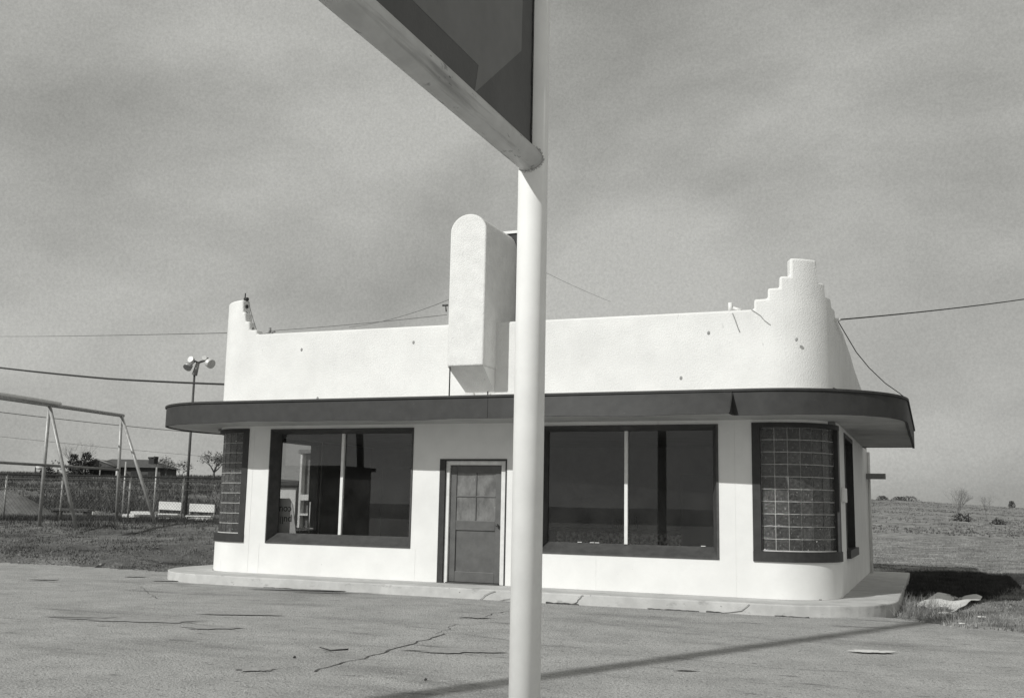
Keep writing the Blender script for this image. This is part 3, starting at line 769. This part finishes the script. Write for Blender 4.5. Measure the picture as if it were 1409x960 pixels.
for i, (px, py, s) in enumerate(((1300, 843, .09), (1350, 848, .06), (1323, 857, .04))):
    c = Gp(px, py, .05); bm = bmesh.new(); bmesh.ops.create_icosphere(bm, subdivisions=1, radius=s, matrix=Matrix.Translation(c) @ Matrix.Diagonal((1.3, .8, .25, 1)))
    tag(link('paper_scrap', bm, M['paper']), ['largest white scrap in the grass below the crumpled sheet', 'white scrap in the grass near the right edge', 'smallest white scrap at the pavement edge'][i], 'litter', 'scraps of litter in the grass')

# ------------------------------------------------------------------ grass blades
def blades(name, region, count, m_, hmin, hmax, width, lean=.6, per=4, dens=None, scale_by_d=True):
    bm_v = []; bm_f = []
    n = 0; tries = 0
    while n < count and tries < count*12:
        tries += 1
        p = region()
        if p is None: continue
        x, y = p
        if on_pave(x, y) or in_slab(x, y): continue
        if dens and random.random() > dens(x, y): continue
        z = ground_h(x, y); d = math.hypot(x, y); s = 1+(d/30 if scale_by_d else 0)
        for k in range(per):
            h = random.uniform(hmin, hmax)*(s**.5); w = width*s*random.uniform(.6, 1.3)
            a = random.uniform(0, 6.283); ox, oy = random.gauss(0, .06*s), random.gauss(0, .06*s)
            lx, ly = math.cos(a)*h*lean*random.random(), math.sin(a)*h*lean*random.random()
            b = random.uniform(0, 6.283); wx_, wy_ = math.cos(b)*w, math.sin(b)*w
            i = len(bm_v)
            bm_v += [(x+ox-wx_, y+oy-wy_, z-.02), (x+ox+wx_, y+oy+wy_, z-.02), (x+ox+lx, y+oy+ly, z+h)]
            bm_f.append((i, i+1, i+2))
        n += 1
    me = bpy.data.meshes.new(name); me.from_pydata(bm_v, [], bm_f); me.materials.append(M[m_])
    o = bpy.data.objects.new(name, me); C.objects.link(o); return stuff(o)
def clump(sc, th, seed=0):
    return lambda x, y: 1.0 if noise.noise(Vector((x*sc, y*sc, seed))) > th else .12
def reg_right():
    d = 15*math.exp(random.random()*math.log(4.5)); a = random.uniform(-.12, .16); return (a*d, d)
o = blades('dry_grass', reg_right, 20000, 'blade', .010, .032, .008, 1.2, 4, clump(.9, -.1)); tag(o, 'dry pale grass covering the field right of the building', 'grass')
def reg_left():
    d = 17*math.exp(random.random()*math.log(3.2)); a = random.uniform(-1.25, -.74); return (a*d, d)
o = blades('short_grass', reg_left, 20000, 'bladeleft', .008, .03, .008, 1.2, 4, clump(.8, -.05, 4)); tag(o, 'patchy short grass on the rise left of the building', 'grass')
def reg_weed():
    c = random.choice([(-.42, 17.2), (-.38, 16.9), (-.2, 17.0), (.1, 16.6), (-.3, 18.0), (.6, 16.2), (-.4, 19.2), (.4, 16.9)])
    return (c[0]+random.gauss(0, .22), c[1]+random.gauss(0, .4))
o = blades('weeds', reg_weed, 260, 'blade', .05, .26, .004, 1.5, 5, None, False); tag(o, 'straggly dry weeds growing against the slab corner and by the sheet', 'weeds')
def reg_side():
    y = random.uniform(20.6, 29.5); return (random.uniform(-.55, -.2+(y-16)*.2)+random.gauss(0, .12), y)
o = blades('dark_grass', reg_side, 9000, 'weed', .03, .11, .010, 1.2, 4, None, False); tag(o, 'low dark grass on the shaded strip right of the slab', 'grass')  # grass tone is darkened to deepen the building's cast shadow
def reg_band():
    px = random.uniform(-10, 330); d = random.uniform(29, 47); p = P(px, 690, d); return (p.x, p.y)
o = blades('tall_weeds', reg_band, 6000, 'weed', .05, .22, .010, .9, 4, clump(.35, .05, 11), False); tag(o, 'dark tall weeds along the fence behind the swing frame', 'weeds')

# ------------------------------------------------------------------ sign by the camera
XP, YP, RP = -1.270, 3.30, .0525
J = H+1.205
sg = thing('roadside_sign', 'tall white pipe pole in the foreground with a pipe arm and dark sign panel above', 'sign', (0, 0, 0))
bm = tb([(XP, YP, 0), (XP, YP, 5.0)], RP, 40); link('pole', bm, M['pipe'], sg)
ya = .85
link('far_pole', tb([(XP, ya, 0), (XP, ya, 5.0)], RP, 24), M['pipe'], sg)
pts = [(XP, YP-.02, J-.0), (XP, YP-.3, J), (XP, ya, J)]
link('pipe_arm', tb([(XP, YP-.01-(YP-ya)*i/12, J) for i in range(13)], .046, 32), M['armpipe'], sg)
link('upper_arm', tb([(XP, YP-.01, 4.9), (XP, ya, 4.9)], .046, 24), M['armpipe'], sg)
# weld collar
bm = bmesh.new()
for i in range(28):
    t = 2*math.pi*i/28; rr = .047
    x, z = XP+rr*math.cos(t), J+rr*math.sin(t); y = YP-math.sqrt(max(0, RP**2-(x-XP)**2))-.001
    bmesh.ops.create_icosphere(bm, subdivisions=1, radius=.0065*random.uniform(.5, 1.2), matrix=Matrix.Translation((x, y, z)))
link('weld', bm, M['armpipe'], sg)
pz0, pz1 = J+.052, 4.84; py0, py1 = YP-RP-.006, ya+.06
pan = link('sign_panel', bx(XP-.012, XP+.012, py1, py0, pz0-.01, pz1), M['panel'], sg)
def onpanel(px, py):
    d = fw + RT*((px-704.5)/FPX) - UP*((py-480)/FPX); t = (XP+.014)/d.x; return (d.y*t, H+d.z*t)
poly = [onpanel(578, 10), onpanel(659, 90), onpanel(653.5, 128), onpanel(718, 70), onpanel(719.5, 10)]
e1 = onpanel(720, -60); e0 = onpanel(500, -70)
bm = bmesh.new(); prism(bm, poly+[e1, e0], XP+.0121, XP+.0126, 'x'); link('painted_shape', bm, M['star'], pan)
# rough rusty edge strip where panel meets pole
bm = bmesh.new(); z = pz0-.02
while z < pz1:
    dz = random.uniform(.01, .03); w = random.uniform(.004, .012); box(bm, XP-.013, XP+.0155, py0-w*.6, py0+.005, z, z+dz); z += dz*.9
link('rust_edge', bm, M['rust'], pan)
bm = bmesh.new(); y = py0
while y > py1+.1:
    dy = random.uniform(.01, .05); box(bm, XP-.012, XP+.013, y-dy, y, pz0-.014, pz0-.006+random.uniform(0, .003)); y -= dy*.95
link('lower_edge', bm, M['armpipe'], pan)

# second tall pole (off frame, throws the thin shadow)
up_ = thing('utility_pole', 'tall utility pole standing beyond the frame whose thin shadow crosses the pavement', 'pole', (-9.32, -4.26, 0))
link('shaft', tb([(0, 0, 0), (0, 0, 17)], [.17, .13], 16), M['bark'], up_)
link('pole_cap', tb([(0, 0, 17.003), (0, 0, 17.1)], [.14, .05], 16), M['steeldark'], up_)
# dark shed behind the camera reflected in the left window
sd = thing('dark_shed', 'low dark shed standing beyond the frame, seen only as a reflection in the left window', 'shed', (-26.8, -6, 0))
link('wall', bx(-2.4, 2.4, -3, 0, 0, 2.95), M['interior'], sd); link('roof', bx(-2.6, 2.6, -3.1, .15, 2.953, 3.12), M['roof'], sd)
link('mast', tb([(2.1, -2.5, 3.1), (2.0, -2.5, 4.6), (1.6, -2.5, 6.5)], .17, 10), M['steeldark'], sd)

# ------------------------------------------------------------------ swing frame
sw = thing('swing_frame', 'tall pale pipe swing frame with slanted legs on the grass at left', 'swing frame')
def gz(px, py, d): p = P(px, py, d); return Vector((p.x, p.y, ground_h(p.x, p.y)-.05))
A_1, A_2 = P(68, 557, 29), P(167, 571.5, 32.3)
dirb = (A_2-A_1).normalized(); A_0 = A_1-dirb*4.5
for nm, q0, q1 in (('top_beam', A_0, A_2+dirb*.1),): link(nm, tb([q0, q1], .055, 10), M['steel'], sw)
link('second_beam', tb([A_0+Vector((0, 0, .13)), P(83, 555.5, 29.3)], .05, 10), M['white'], sw)
for a, base in ((A_1, (55, 712, 29)), (A_1, (107, 716, 28.6)), (A_2, (161, 706, 32.3)), (A_2, (214, 722, 31.6))):
    b = gz(*base); link('leg', tb([a, b], .05, 10), M['steel'], sw)
f0_, f1_ = P(-30, 634, 26.5), P(162, 646, 32.2)
link('cross_rail', tb([f0_, f1_], .04, 8), M['steelmid'], sw)

# fence
fe = thing('chain_link_fence', 'chain link fence with thin posts running behind the swing frame', 'fence')
def fpt(px, py, d): return P(px, py, d)
def fd(px): return 33+(px-87)*.022
posts = [-60, 10, 87, 180, 253, 330]
for px in posts:
    t = P(px, 652+(px)*.020, fd(px)); b = Vector((t.x, t.y, ground_h(t.x, t.y)-.05)); link('post', tb([b, t], .03, 8), M['steel'], fe)
pp = [P(px, 652+px*.020, fd(px)) for px in posts]
link('top_rail', tb(pp, .03, 6), M['steeldark'], fe)
link('mid_rail', tb([p-Vector((0, 0, .12)) for p in pp], .012, 5), M['steel'], fe)
link('low_wire', tb([p-Vector((0, 0, .42)) for p in pp], .012, 5), M['steel'], fe)
bm = bmesh.new()
for a, b in zip(pp, pp[1:]):
    L_ = (b-a).length; n = int(L_/.12); hh = 1.75
    for i in range(-14, n):
        for sgn in (0, 1):
            t0, t1 = i*.12/L_, (i+14)*.12/L_
            z0_, z1_ = (0, -hh) if sgn else (-hh, 0)
            u0_, u1_ = t0, t1
            if u0_ < 0: f_ = -u0_/(u1_-u0_); z0_ = z0_+(z1_-z0_)*f_; u0_ = 0
            if u1_ > 1: f_ = (1-u0_)/(u1_-u0_); z1_ = z0_+(z1_-z0_)*f_; u1_ = 1
            if u1_ <= u0_: continue
            tube(bm, [a.lerp(b, u0_)+Vector((0, 0, z0_)), a.lerp(b, u1_)+Vector((0, 0, z1_))], .0032, 3, False)
link('wire_mesh', bm, M['steeldark'], fe)

# tall posts (backstop)
for i, (px, py, pb_, d, lab) in enumerate(((173.5, 635, 700, 42, 'thin pale post behind the fence left of the dark birdhouse post'), (216, 638, 702, 42, 'thin pale post with a dark box on top behind the fence'))):
    t = thing('field_post', lab, 'post', group='posts on the playing field')
    a = P(px, py, d); b = Vector((a.x, a.y, ground_h(a.x, a.y)-.05)); link('shaft', tb([b, a], .035, 8), M['steel'], t)
    if i == 1:
        bm = bmesh.new(); c = P(211, 633, d)
        box(bm, c.x-.13, c.x+.14, c.y-.12, c.y+.12, c.z-.15, c.z+.07); box(bm, c.x-.19, c.x-.02, c.y-.1, c.y+.1, c.z+.05, c.z+.13); box(bm, c.x+.08, c.x+.17, c.y-.1, c.y+.1, c.z+.05, c.z+.15)
        link('dark_box', bm, M['black'], t)
# benches
for i, (xa_, xb_, ya_, d) in enumerate(((219, 250.5, 689.5, 44), (261, 295.5, 692.5, 44.5))):
    t = thing('player_bench', ['white backed bench behind the fence, left one of the pair', 'white backed bench behind the fence, nearest the building'][i], 'bench', group='white benches on the playing field')
    a, b = P(xa_, ya_, d), P(xb_, ya_+1.5, d); hz = Vector((0, 0, .33)); gl = ground_h((a.x+b.x)/2, (a.y+b.y)/2)
    bm = bmesh.new(); obox(bm, a-hz/2, b-hz/2, Vector((0, 0, 1)), .34, Vector((fw.x, fw.y, 0)), .04); link('backrest', bm, M['white'], t)
    bm = bmesh.new(); off = -Vector((fw.x, fw.y, 0))*.35
    sa, sb = a+off, b+off; sa.z = sb.z = a.z-.52
    obox(bm, sa, sb, off, .3, Vector((0, 0, 1)), .05); link('seat', bm, M['white'], t)
    for e in (.02, .98):
        p_ = a.lerp(b, e)-Vector((0, 0, .0)); link('leg', tb([p_+Vector((0, 0, .0))+Vector((fw.x, fw.y, 0))*.05, Vector((p_.x, p_.y, gl-.1))+Vector((fw.x, fw.y, 0))*.05], .035, 6), M['steel'], t)
        q_ = sa.lerp(sb, e); link('leg', tb([q_, Vector((q_.x, q_.y, gl-.1))], .03, 6), M['steel'], t)
# pale slabs on the ground & low table at left
for i, (px0, px1, py, d) in enumerate(((172, 188, 709, 40), (183, 214, 705, 42), (222, 238, 714, 41), (262, 290, 714, 40), (120, 132, 704.5, 40))):
    a, b = P(px0, py, d), P(px1, py+.5, d); bm = bmesh.new(); obox(bm, a, b, Vector((fw.x, fw.y, 0)), .6, Vector((0, 0, 1)), .12)
    tag(link('pale_board', bm, M['white']), ['short pale board on the grass behind the swing leg', 'long pale board on the grass left of the benches', 'pale board under the left bench', 'pale board under the bench nearest the building', 'short pale board beside the low dark table'][i], 'board', 'pale boards lying on the playing field')
lt = thing('low_table', 'low dark table in the weeds behind the slanted swing leg', 'table')
a, b = P(76, 700, 38), P(126, 702, 38)
bm = bmesh.new(); obox(bm, a, b, Vector((fw.x, fw.y, 0)), .7, Vector((0, 0, 1)), .07); link('top', bm, M['steeldark'], lt)
for e in (.08, .9):
    p_ = a.lerp(b, e); bm = bmesh.new(); obox(bm, p_-Vector((0, 0, .04)), Vector((p_.x, p_.y, ground_h(p_.x, p_.y)-.1)), Vector((rt.x, rt.y, 0)), .12, Vector((fw.x, fw.y, 0)), .5); link('leg', bm, M['steeldark'], lt)

# dirt mound at left
bm = bmesh.new(); c = P(0, 716, 40); c.z = ground_h(c.x, c.y)
rings = []
for i in range(9):
    rr = 2.6*i/8; row = []
    for k in range(36):
        t = 2*math.pi*k/36; x = c.x+rr*math.cos(t)*1.15; y = c.y+rr*math.sin(t)
        z = c.z-.1+1.15*(math.cos(math.pi*min(1, rr/2.6))*.5+.5)*(1+.15*noise.noise(Vector((x, y, 0))))
        row.append(bm.verts.new((x, y, z)))
    rings.append(row)
for A, Bq in zip(rings, rings[1:]):
    for k in range(36): bm.faces.new((A[k], Bq[k], Bq[(k+1) % 36], A[(k+1) % 36]))
bm.faces.new(rings[0]); tag(link('dirt_mound', bm, M['sand'], smooth=True), 'smooth grey mound of dirt at the far left behind the fence', 'mound')

# lamp post with floodlights
D = 52
lp = thing('floodlight_pole', 'tall thin floodlight pole with a cluster of lamps left of the building', 'floodlight')
t0 = P(267.5, 516, D); b0 = Vector((t0.x, t0.y, ground_h(t0.x, t0.y)-.1)); link('pole', tb([b0, t0], [.075, .055], 8), M['steeldark'], lp)
t1 = P(272.5, 499, D); link('mast_head', tb([t0, t1], [.14, .09], 8), M['steel'], lp)
link('arm', tb([P(262, 502, D), P(268, 496.5, D), t1, P(281, 496, D), P(287, 493, D)], .06, 6), M['steeldark'], lp)
def lampf(px, py, dpx, dpy, r1, m_):
    a = P(px, py, D); b = P(px+dpx, py+dpy, D-.25)
    h = link('lamp_head', tb([a, a.lerp(b, .35), b], [r1*.35, r1*.9, r1], 12), M[m_], lp)
    bm = bmesh.new(); bmesh.ops.create_uvsphere(bm, u_segments=8, v_segments=6, radius=r1*.4, matrix=Matrix.Translation(a)); link('socket', bm, M['steeldark'], h)
lampf(284, 497, 7, 4, .24, 'lampmetal'); lampf(283, 493, -2, -1, .12, 'lampmetal'); lampf(266, 497, -4, -3, .16, 'steel'); lampf(262, 500, -4.5, 6, .22, 'steel'); lampf(264, 497, -.5, 0.5, .12, 'lampmetal')

# house on the hill
D = 150
hs = thing('far_house', 'low dark house with a shallow gable roof on the hill at left', 'house')
def hp(px, py, dd=0): return P(px, py, D+dd)
ax_ = Vector((rt.x, rt.y, 0)).normalized(); dp = Vector((fw.x, fw.y, 0)).normalized()
e0, e1 = hp(122, 641), hp(219, 646); zb = 4.2
zE = e0.z
Lw = (Vector((e1.x, e1.y, 0))-Vector((e0.x, e0.y, 0))).length; o_ = Vector((e0.x, e0.y, 0))
def loc(u, w, z): return o_+ax_*u+dp*w+Vector((0, 0, z))
def hbox(u0, u1, w0, w1, z0, z1):
    bm = bmesh.new(); v = [bm.verts.new(loc(u, w, z)) for u in (u0, u1) for w in (w0, w1) for z in (z0, z1)]
    for f in ((0, 1, 3, 2), (4, 6, 7, 5), (0, 4, 5, 1), (2, 3, 7, 6), (0, 2, 6, 4), (1, 5, 7, 3)): bm.faces.new([v[i] for i in f])
    return bm
link('wall', hbox(0, Lw, .6, 8, zb-1.5, zE), M['housewall'], hs)
bm = bmesh.new(); v = [bm.verts.new(loc(*q)) for q in ((-.8, 0, zE-.05), (Lw+.6, 0, zE-.05), (Lw+.6, 9, zE-.05), (-.8, 9, zE-.05), (1.6, 4.5, zE+1.25), (Lw-3, 4.5, zE+1.25))]
for f in ((0, 1, 5, 4), (1, 2, 5), (2, 3, 4, 5), (3, 0, 4), (0, 3, 2, 1)): bm.faces.new([v[i] for i in f])
link('roof', bm, M['roof'], hs)
gb = bmesh.new(); v = [gb.verts.new(loc(*q)) for q in ((-.6, -1.5, zE-.15), (4.6, -1.5, zE-.15), (1.7, -1.5, zE+.95), (-.6, 4, zE-.15), (4.6, 4, zE-.15), (1.7, 4, zE+.95))]
for f in ((0, 1, 2), (3, 5, 4), (0, 2, 5, 3), (1, 4, 5, 2), (0, 3, 4, 1)): gb.faces.new([v[i] for i in f])
rf = link('gable', gb, M['roof'], hs)
bm = bmesh.new(); 
for a_, b_ in (((-.7, -1.55, zE-.1), (1.7, -1.55, zE+1.0)), ((1.7, -1.55, zE+1.0), (4.7, -1.55, zE-.1))): tube(bm, [loc(*a_), loc(*b_)], .12, 6)
link('bargeboard', bm, M['steelmid'], rf)
for u in (2.2, 4.6): link('porch_post', tb([loc(u, -1.3, zb-.8), loc(u, -1.3, zE-.1)], .1, 6), M['white'], hs)
for u in (6, 8.5): link('window', hbox(u, u+1, .5, .62, zE-1.3, zE-.5), M['black'], hs)
# small white tank/car far left
c = P(55, 642, 120); bm = bmesh.new(); bmesh.ops.create_uvsphere(bm, u_segments=12, v_segments=8, radius=.38, matrix=Matrix.Translation(c) @ Matrix.Diagonal((1.4, 1, .9, 1)))
ct_ = thing('white_tank', 'small white rounded tank on the hill at the far left', 'tank'); link('body', bm, M['white'], ct_)
bm = bmesh.new(); [tube(bm, [c+ax_*u, Vector((c.x, c.y, ground_h(c.x, c.y)-.3))+ax_*u], .08, 5) for u in (-.5, .5)]; link('legs', bm, M['steeldark'], ct_)

# ------------------------------------------------------------------ trees
def bare_tree(name, label, px, d, hgt, m_='bark', spread=.5, depth=6, n0=1, rng=None, group=None, thick=.03, base_py=690, foliage=0, trunkf=.25):
    rnd = random.Random(rng or px)
    p0 = P(px, base_py, d); x, y = p0.x, p0.y; z = ground_h(x, y)-.1
    t = thing(name, label, 'tree', (x, y, z), group=group)
    tr = bmesh.new(); cr = bmesh.new(); tips = []
    def grow(bm, p, dirv, L, r, lev):
        q = p+dirv*L; tube(bm, [p, q], [r, r*.65], 5 if lev < 2 else 3, False)
        if lev >= depth: tips.append(q); return
        for k in range(rnd.choice((2, 3)) if lev else 4):
            nd_ = (dirv+Vector((rnd.gauss(0, spread), rnd.gauss(0, spread), rnd.uniform(-.1, .35)))).normalized()
            grow(cr, q, nd_, L*rnd.uniform(.6, .85), r*.6, lev+1)
    for k in range(n0):
        dv = Vector((rnd.gauss(0, .12*(n0 > 1)*3), rnd.gauss(0, .12*(n0 > 1)*3), 1)).normalized()
        grow(tr, Vector((0, 0, 0)), dv, hgt*trunkf, hgt*thick, 0)
    if foliage:
        for q in tips:
            for k in range(foliage):
                c = q+Vector((rnd.gauss(0, .25), rnd.gauss(0, .25), rnd.gauss(0, .25))); s = rnd.uniform(.08, .2)
                v = [cr.verts.new(c+Vector((rnd.uniform(-s, s), rnd.uniform(-s, s), rnd.uniform(-s, s)))) for _ in range(3)]; cr.faces.new(v)
    link('trunk', tr, M[m_], t); link('crown', cr, M[m_], t)
bare_tree('bare_tree', 'tall sparse bare tree on the hill between the swing legs', 105, 160, 5.6, 'bark2', .30, 5, 4, 5, thick=.010, trunkf=.3)
bare_tree('bare_tree', 'dense rounded bare tree on the hill just left of the glass block corner', 292, 130, 4.6, 'bark', .62, 6, 1, 8, thick=.04, foliage=2)
bare_tree('bare_tree', 'small low bare tree beside the house, nearer to it', 226, 150, 3.6, 'bark', .6, 5, 2, 9, thick=.02, foliage=1)
bare_tree('bare_tree', 'small rounded bare tree between the house and the floodlight pole', 246, 150, 3.0, 'bark', .6, 5, 2, 12, thick=.02, foliage=1)
bare_tree('bare_tree', 'thin spreading bare tree on the field at right', 1318, 105, 3.9, 'bark2', .42, 5, 4, 3, thick=.010)
bare_tree('bare_tree', 'fainter low bare shrub tree right of the dark stake', 1356, 115, 3.2, 'bark2', .5, 5, 3, 4, thick=.007)
def bushy(name, label, px, d, w, h, base_py=690, seed=1, m_='leafdark', n=900, cat='bush'):
    rnd = random.Random(seed); p0 = P(px, base_py, d); z = ground_h(p0.x, p0.y)-.1
    t = thing(name, label, cat, (p0.x, p0.y, z)); bm = bmesh.new()
    for i in range(n):
        a = rnd.uniform(0, 6.28); rr = w/2*rnd.random()**.5; hz = h*rnd.random()
        sc = 1-.6*(hz/h)**2; x, y = rr*math.cos(a)*sc, rr*math.sin(a)*sc
        s = rnd.uniform(.08, .26)*max(.7, h/3)
        v = [bm.verts.new((x+rnd.uniform(-s, s), y+rnd.uniform(-s, s), hz+rnd.uniform(-s, s))) for _ in range(3)]; bm.faces.new(v)
    link('crown', bm, M[m_], t); link('trunk', tb([(0, 0, 0), (0, 0, h*.5)], .12, 6), M['bark'], t)
bushy('evergreen_tree', 'small dark evergreen standing left of the house, leftmost of the clump', 97, 148, 2.0, 3.0, seed=2, cat='tree')
bushy('evergreen_tree', 'taller dark evergreen standing against the left end of the house', 114, 147, 2.4, 3.3, seed=3, cat='tree')
bushy('evergreen_tree', 'shortest dark evergreen between the two taller ones left of the house', 104, 146, 1.6, 2.2, seed=4, cat='tree')
bushy('hedge_bush', 'low dark bush on the hill at the far left beside the white tank', 62, 122, 2.2, 1.5, seed=5)
bushy('hedge_bush', 'pale grey brush on the hill between the tank and the evergreens', 76, 130, 3.2, 2.2, seed=6, m_='bark', n=300)
for i, (px, d, w, h) in enumerate(((1214, 230, 3.2, 1.0), (1237, 230, 4, .9), (1250, 230, 5, 1.1), (1392, 230, 1.8, 1.5))):
    bushy('horizon_bush', ['dark bush on the right hill crest nearest the building', 'middle bush of the three on the right hill crest', 'widest bush of the three on the right hill crest', 'lone bush on the hill crest at the right edge'][i], px, d, w, h, seed=20+i, n=700)
bushy('field_bush', 'low dark bush at the foot of the spreading bare tree', 1321, 100, 2.4, .8, seed=40, n=300)
bushy('field_bush', 'low dark bush in the right field near the right edge', 1372, 95, 1.6, .6, seed=41, n=200)
a = P(1332, 700, 98); z = ground_h(a.x, a.y); tag(link('stake', tb([(a.x, a.y, z-.1), (a.x, a.y, z+.85)], .06, 6), M['black']), 'short dark stake beside the spreading bare tree at right', 'stake')
# brush on the right far field (dark hill band) and left hillside
def reg_hill():
    d = random.uniform(72, 240); a = random.uniform(-.12, .2); return (a*d, d)
o = blades('hill_brush', reg_hill, 9000, 'brush', .05, .16, .03, .8, 3, clump(.08, -.1, 30), False); tag(o, 'dark brush covering the low hill at right', 'brush')
def reg_hillL():
    px = random.uniform(-10, 330); d = random.uniform(52, 165); p = P(px, 690, d); return (p.x, p.y)
o = blades('hillside_brush', reg_hillL, 11000, 'brush', .08, .45, .03, .8, 3, clump(.1, -.2, 31), False); tag(o, 'dark brush covering the hillside at left', 'brush')
# tall weeds patch at left edge


# things seen through the left side window
ob = thing('outdoor_cabinet', 'tall narrow grey cabinet with a glazed upper part seen through the left window', 'cabinet')
Y_ = 27.5
def q_(px, py): return FP(px, py, Y_)
xl_, xr_ = q_(410, 700)[0], q_(436, 700)[0]
bm = bx(xl_, xl_+.07, Y_, Y_+.4, 0, 3.0); box(bm, xr_-.07, xr_, Y_, Y_+.4, 0, 3.0); box(bm, xl_+.07, xr_-.07, Y_, Y_+.4, q_(420, 688)[2], q_(420, 680)[2]); box(bm, xl_+.07, xr_-.07, Y_, Y_+.4, q_(420, 709)[2], q_(420, 706)[2])
link('frame', bm, M['white'], ob)
link('back_panel', bx(xl_+.07, xr_-.07, Y_+.2, Y_+.3, 0, 3.0), M['steelmid'], ob)
link('top', bx(xl_-.05, xr_+.05, Y_-.05, Y_+.45, 3.003, 3.12), M['steelmid'], ob)
link('notice', bx(q_(412, 0)[0], q_(417, 0)[0], Y_+.15, Y_+.19, q_(414, 696)[2], q_(414, 688)[2]), M['white'], ob)
sh_ = thing('white_shed', 'small white-fronted shed seen through the left window', 'shed')
Y_ = 36; x0, _, z1 = FP(384, 664, Y_); x1, _, _ = FP(409, 664, Y_)
link('wall', bx(x0, x1, Y_, Y_+2.5, 0, z1-.1), M['steelmid'], sh_); link('roof', bx(x0-.1, x1+.15, Y_-.15, Y_+2.6, z1-.097, z1+.06), M['roof'], sh_)
link('door', bx(FP(395, 0, Y_)[0], x1-.02, Y_-.05, Y_-.003, 0, FP(0, 668, Y_)[2]), M['white'], sh_)

# ------------------------------------------------------------------ light and sky
AZ, EL = R_(24.2), R_(34.5)        # the light travels towards +y turned AZ to the right
sun = bpy.data.lights.new('sun', 'SUN'); so = bpy.data.objects.new('sun', sun); C.objects.link(so)
sun.energy = 2.85; sun.angle = R_(.55); sun.color = (1, 1, .97)
dirl = Vector((math.sin(AZ)*math.cos(EL), math.cos(AZ)*math.cos(EL), -math.sin(EL)))
so.rotation_euler = dirl.to_track_quat('-Z', 'Y').to_euler()
w = bpy.data.worlds.new('World'); scene.world = w; w.use_nodes = True; nt = w.node_tree; nt.nodes.clear()
out = nt.nodes.new('ShaderNodeOutputWorld'); bg = nd(nt, 'ShaderNodeBackground', Strength=.1)
sky = nt.nodes.new('ShaderNodeTexSky'); sky.sky_type = 'NISHITA'; sky.sun_disc = False
sky.sun_elevation = EL; sky.sun_rotation = math.atan2(-dirl.x, -dirl.y)
bw = nt.nodes.new('ShaderNodeRGBToBW'); nt.links.new(sky.outputs[0], bw.inputs[0])
tc = nt.nodes.new('ShaderNodeTexCoord'); mp = nt.nodes.new('ShaderNodeMapping'); mp.inputs['Scale'].default_value = (1, 1, 2.0); mp.inputs['Rotation'].default_value = (R_(12), R_(8), 0)
nt.links.new(tc.outputs['Generated'], mp.inputs[0])
n1 = nd(nt, 'ShaderNodeTexNoise', Scale=2.1, Detail=6, Roughness=.5, Distortion=.2); nt.links.new(mp.outputs[0], n1.inputs['Vector'])
cr = nt.nodes.new('ShaderNodeValToRGB'); cr.color_ramp.elements[0].position = .40; cr.color_ramp.elements[0].color = (2.8, 2.8, 2.62, 1)
cr.color_ramp.elements[1].position = .60; cr.color_ramp.elements[1].color = (4.7, 4.7, 4.44, 1)
nt.links.new(n1.outputs['Fac'], cr.inputs[0])
mx = nt.nodes.new('ShaderNodeMix'); mx.data_type = 'RGBA'; mx.inputs[0].default_value = .12
n3 = nd(nt, 'ShaderNodeTexNoise', Scale=420, Detail=2, Roughness=.8); nt.links.new(tc.outputs['Generated'], n3.inputs['Vector'])
mr = nd(nt, 'ShaderNodeMapRange'); mr.inputs[1].default_value = .3; mr.inputs[2].default_value = .7; mr.inputs[3].default_value = .90; mr.inputs[4].default_value = 1.10; nt.links.new(n3.outputs['Fac'], mr.inputs[0])
vs_ = nt.nodes.new('ShaderNodeVectorMath'); vs_.operation = 'SCALE'; nt.links.new(cr.outputs[0], vs_.inputs[0]); nt.links.new(mr.outputs[0], vs_.inputs['Scale']); nt.links.new(vs_.outputs[0], mx.inputs[6]); nt.links.new(bw.outputs[0], mx.inputs[7])
nt.links.new(mx.outputs[2], bg.inputs['Color']); nt.links.new(bg.outputs[0], out.inputs[0])
scene.view_settings.view_transform = 'Standard'; scene.view_settings.look = 'None'; scene.view_settings.exposure = .10; scene.view_settings.gamma = 1
scene.render.resolution_x = 1024; scene.render.resolution_y = 697
scene.render.engine = 'CYCLES'
scene.cycles.max_bounces = 8; scene.cycles.transparent_max_bounces = 12
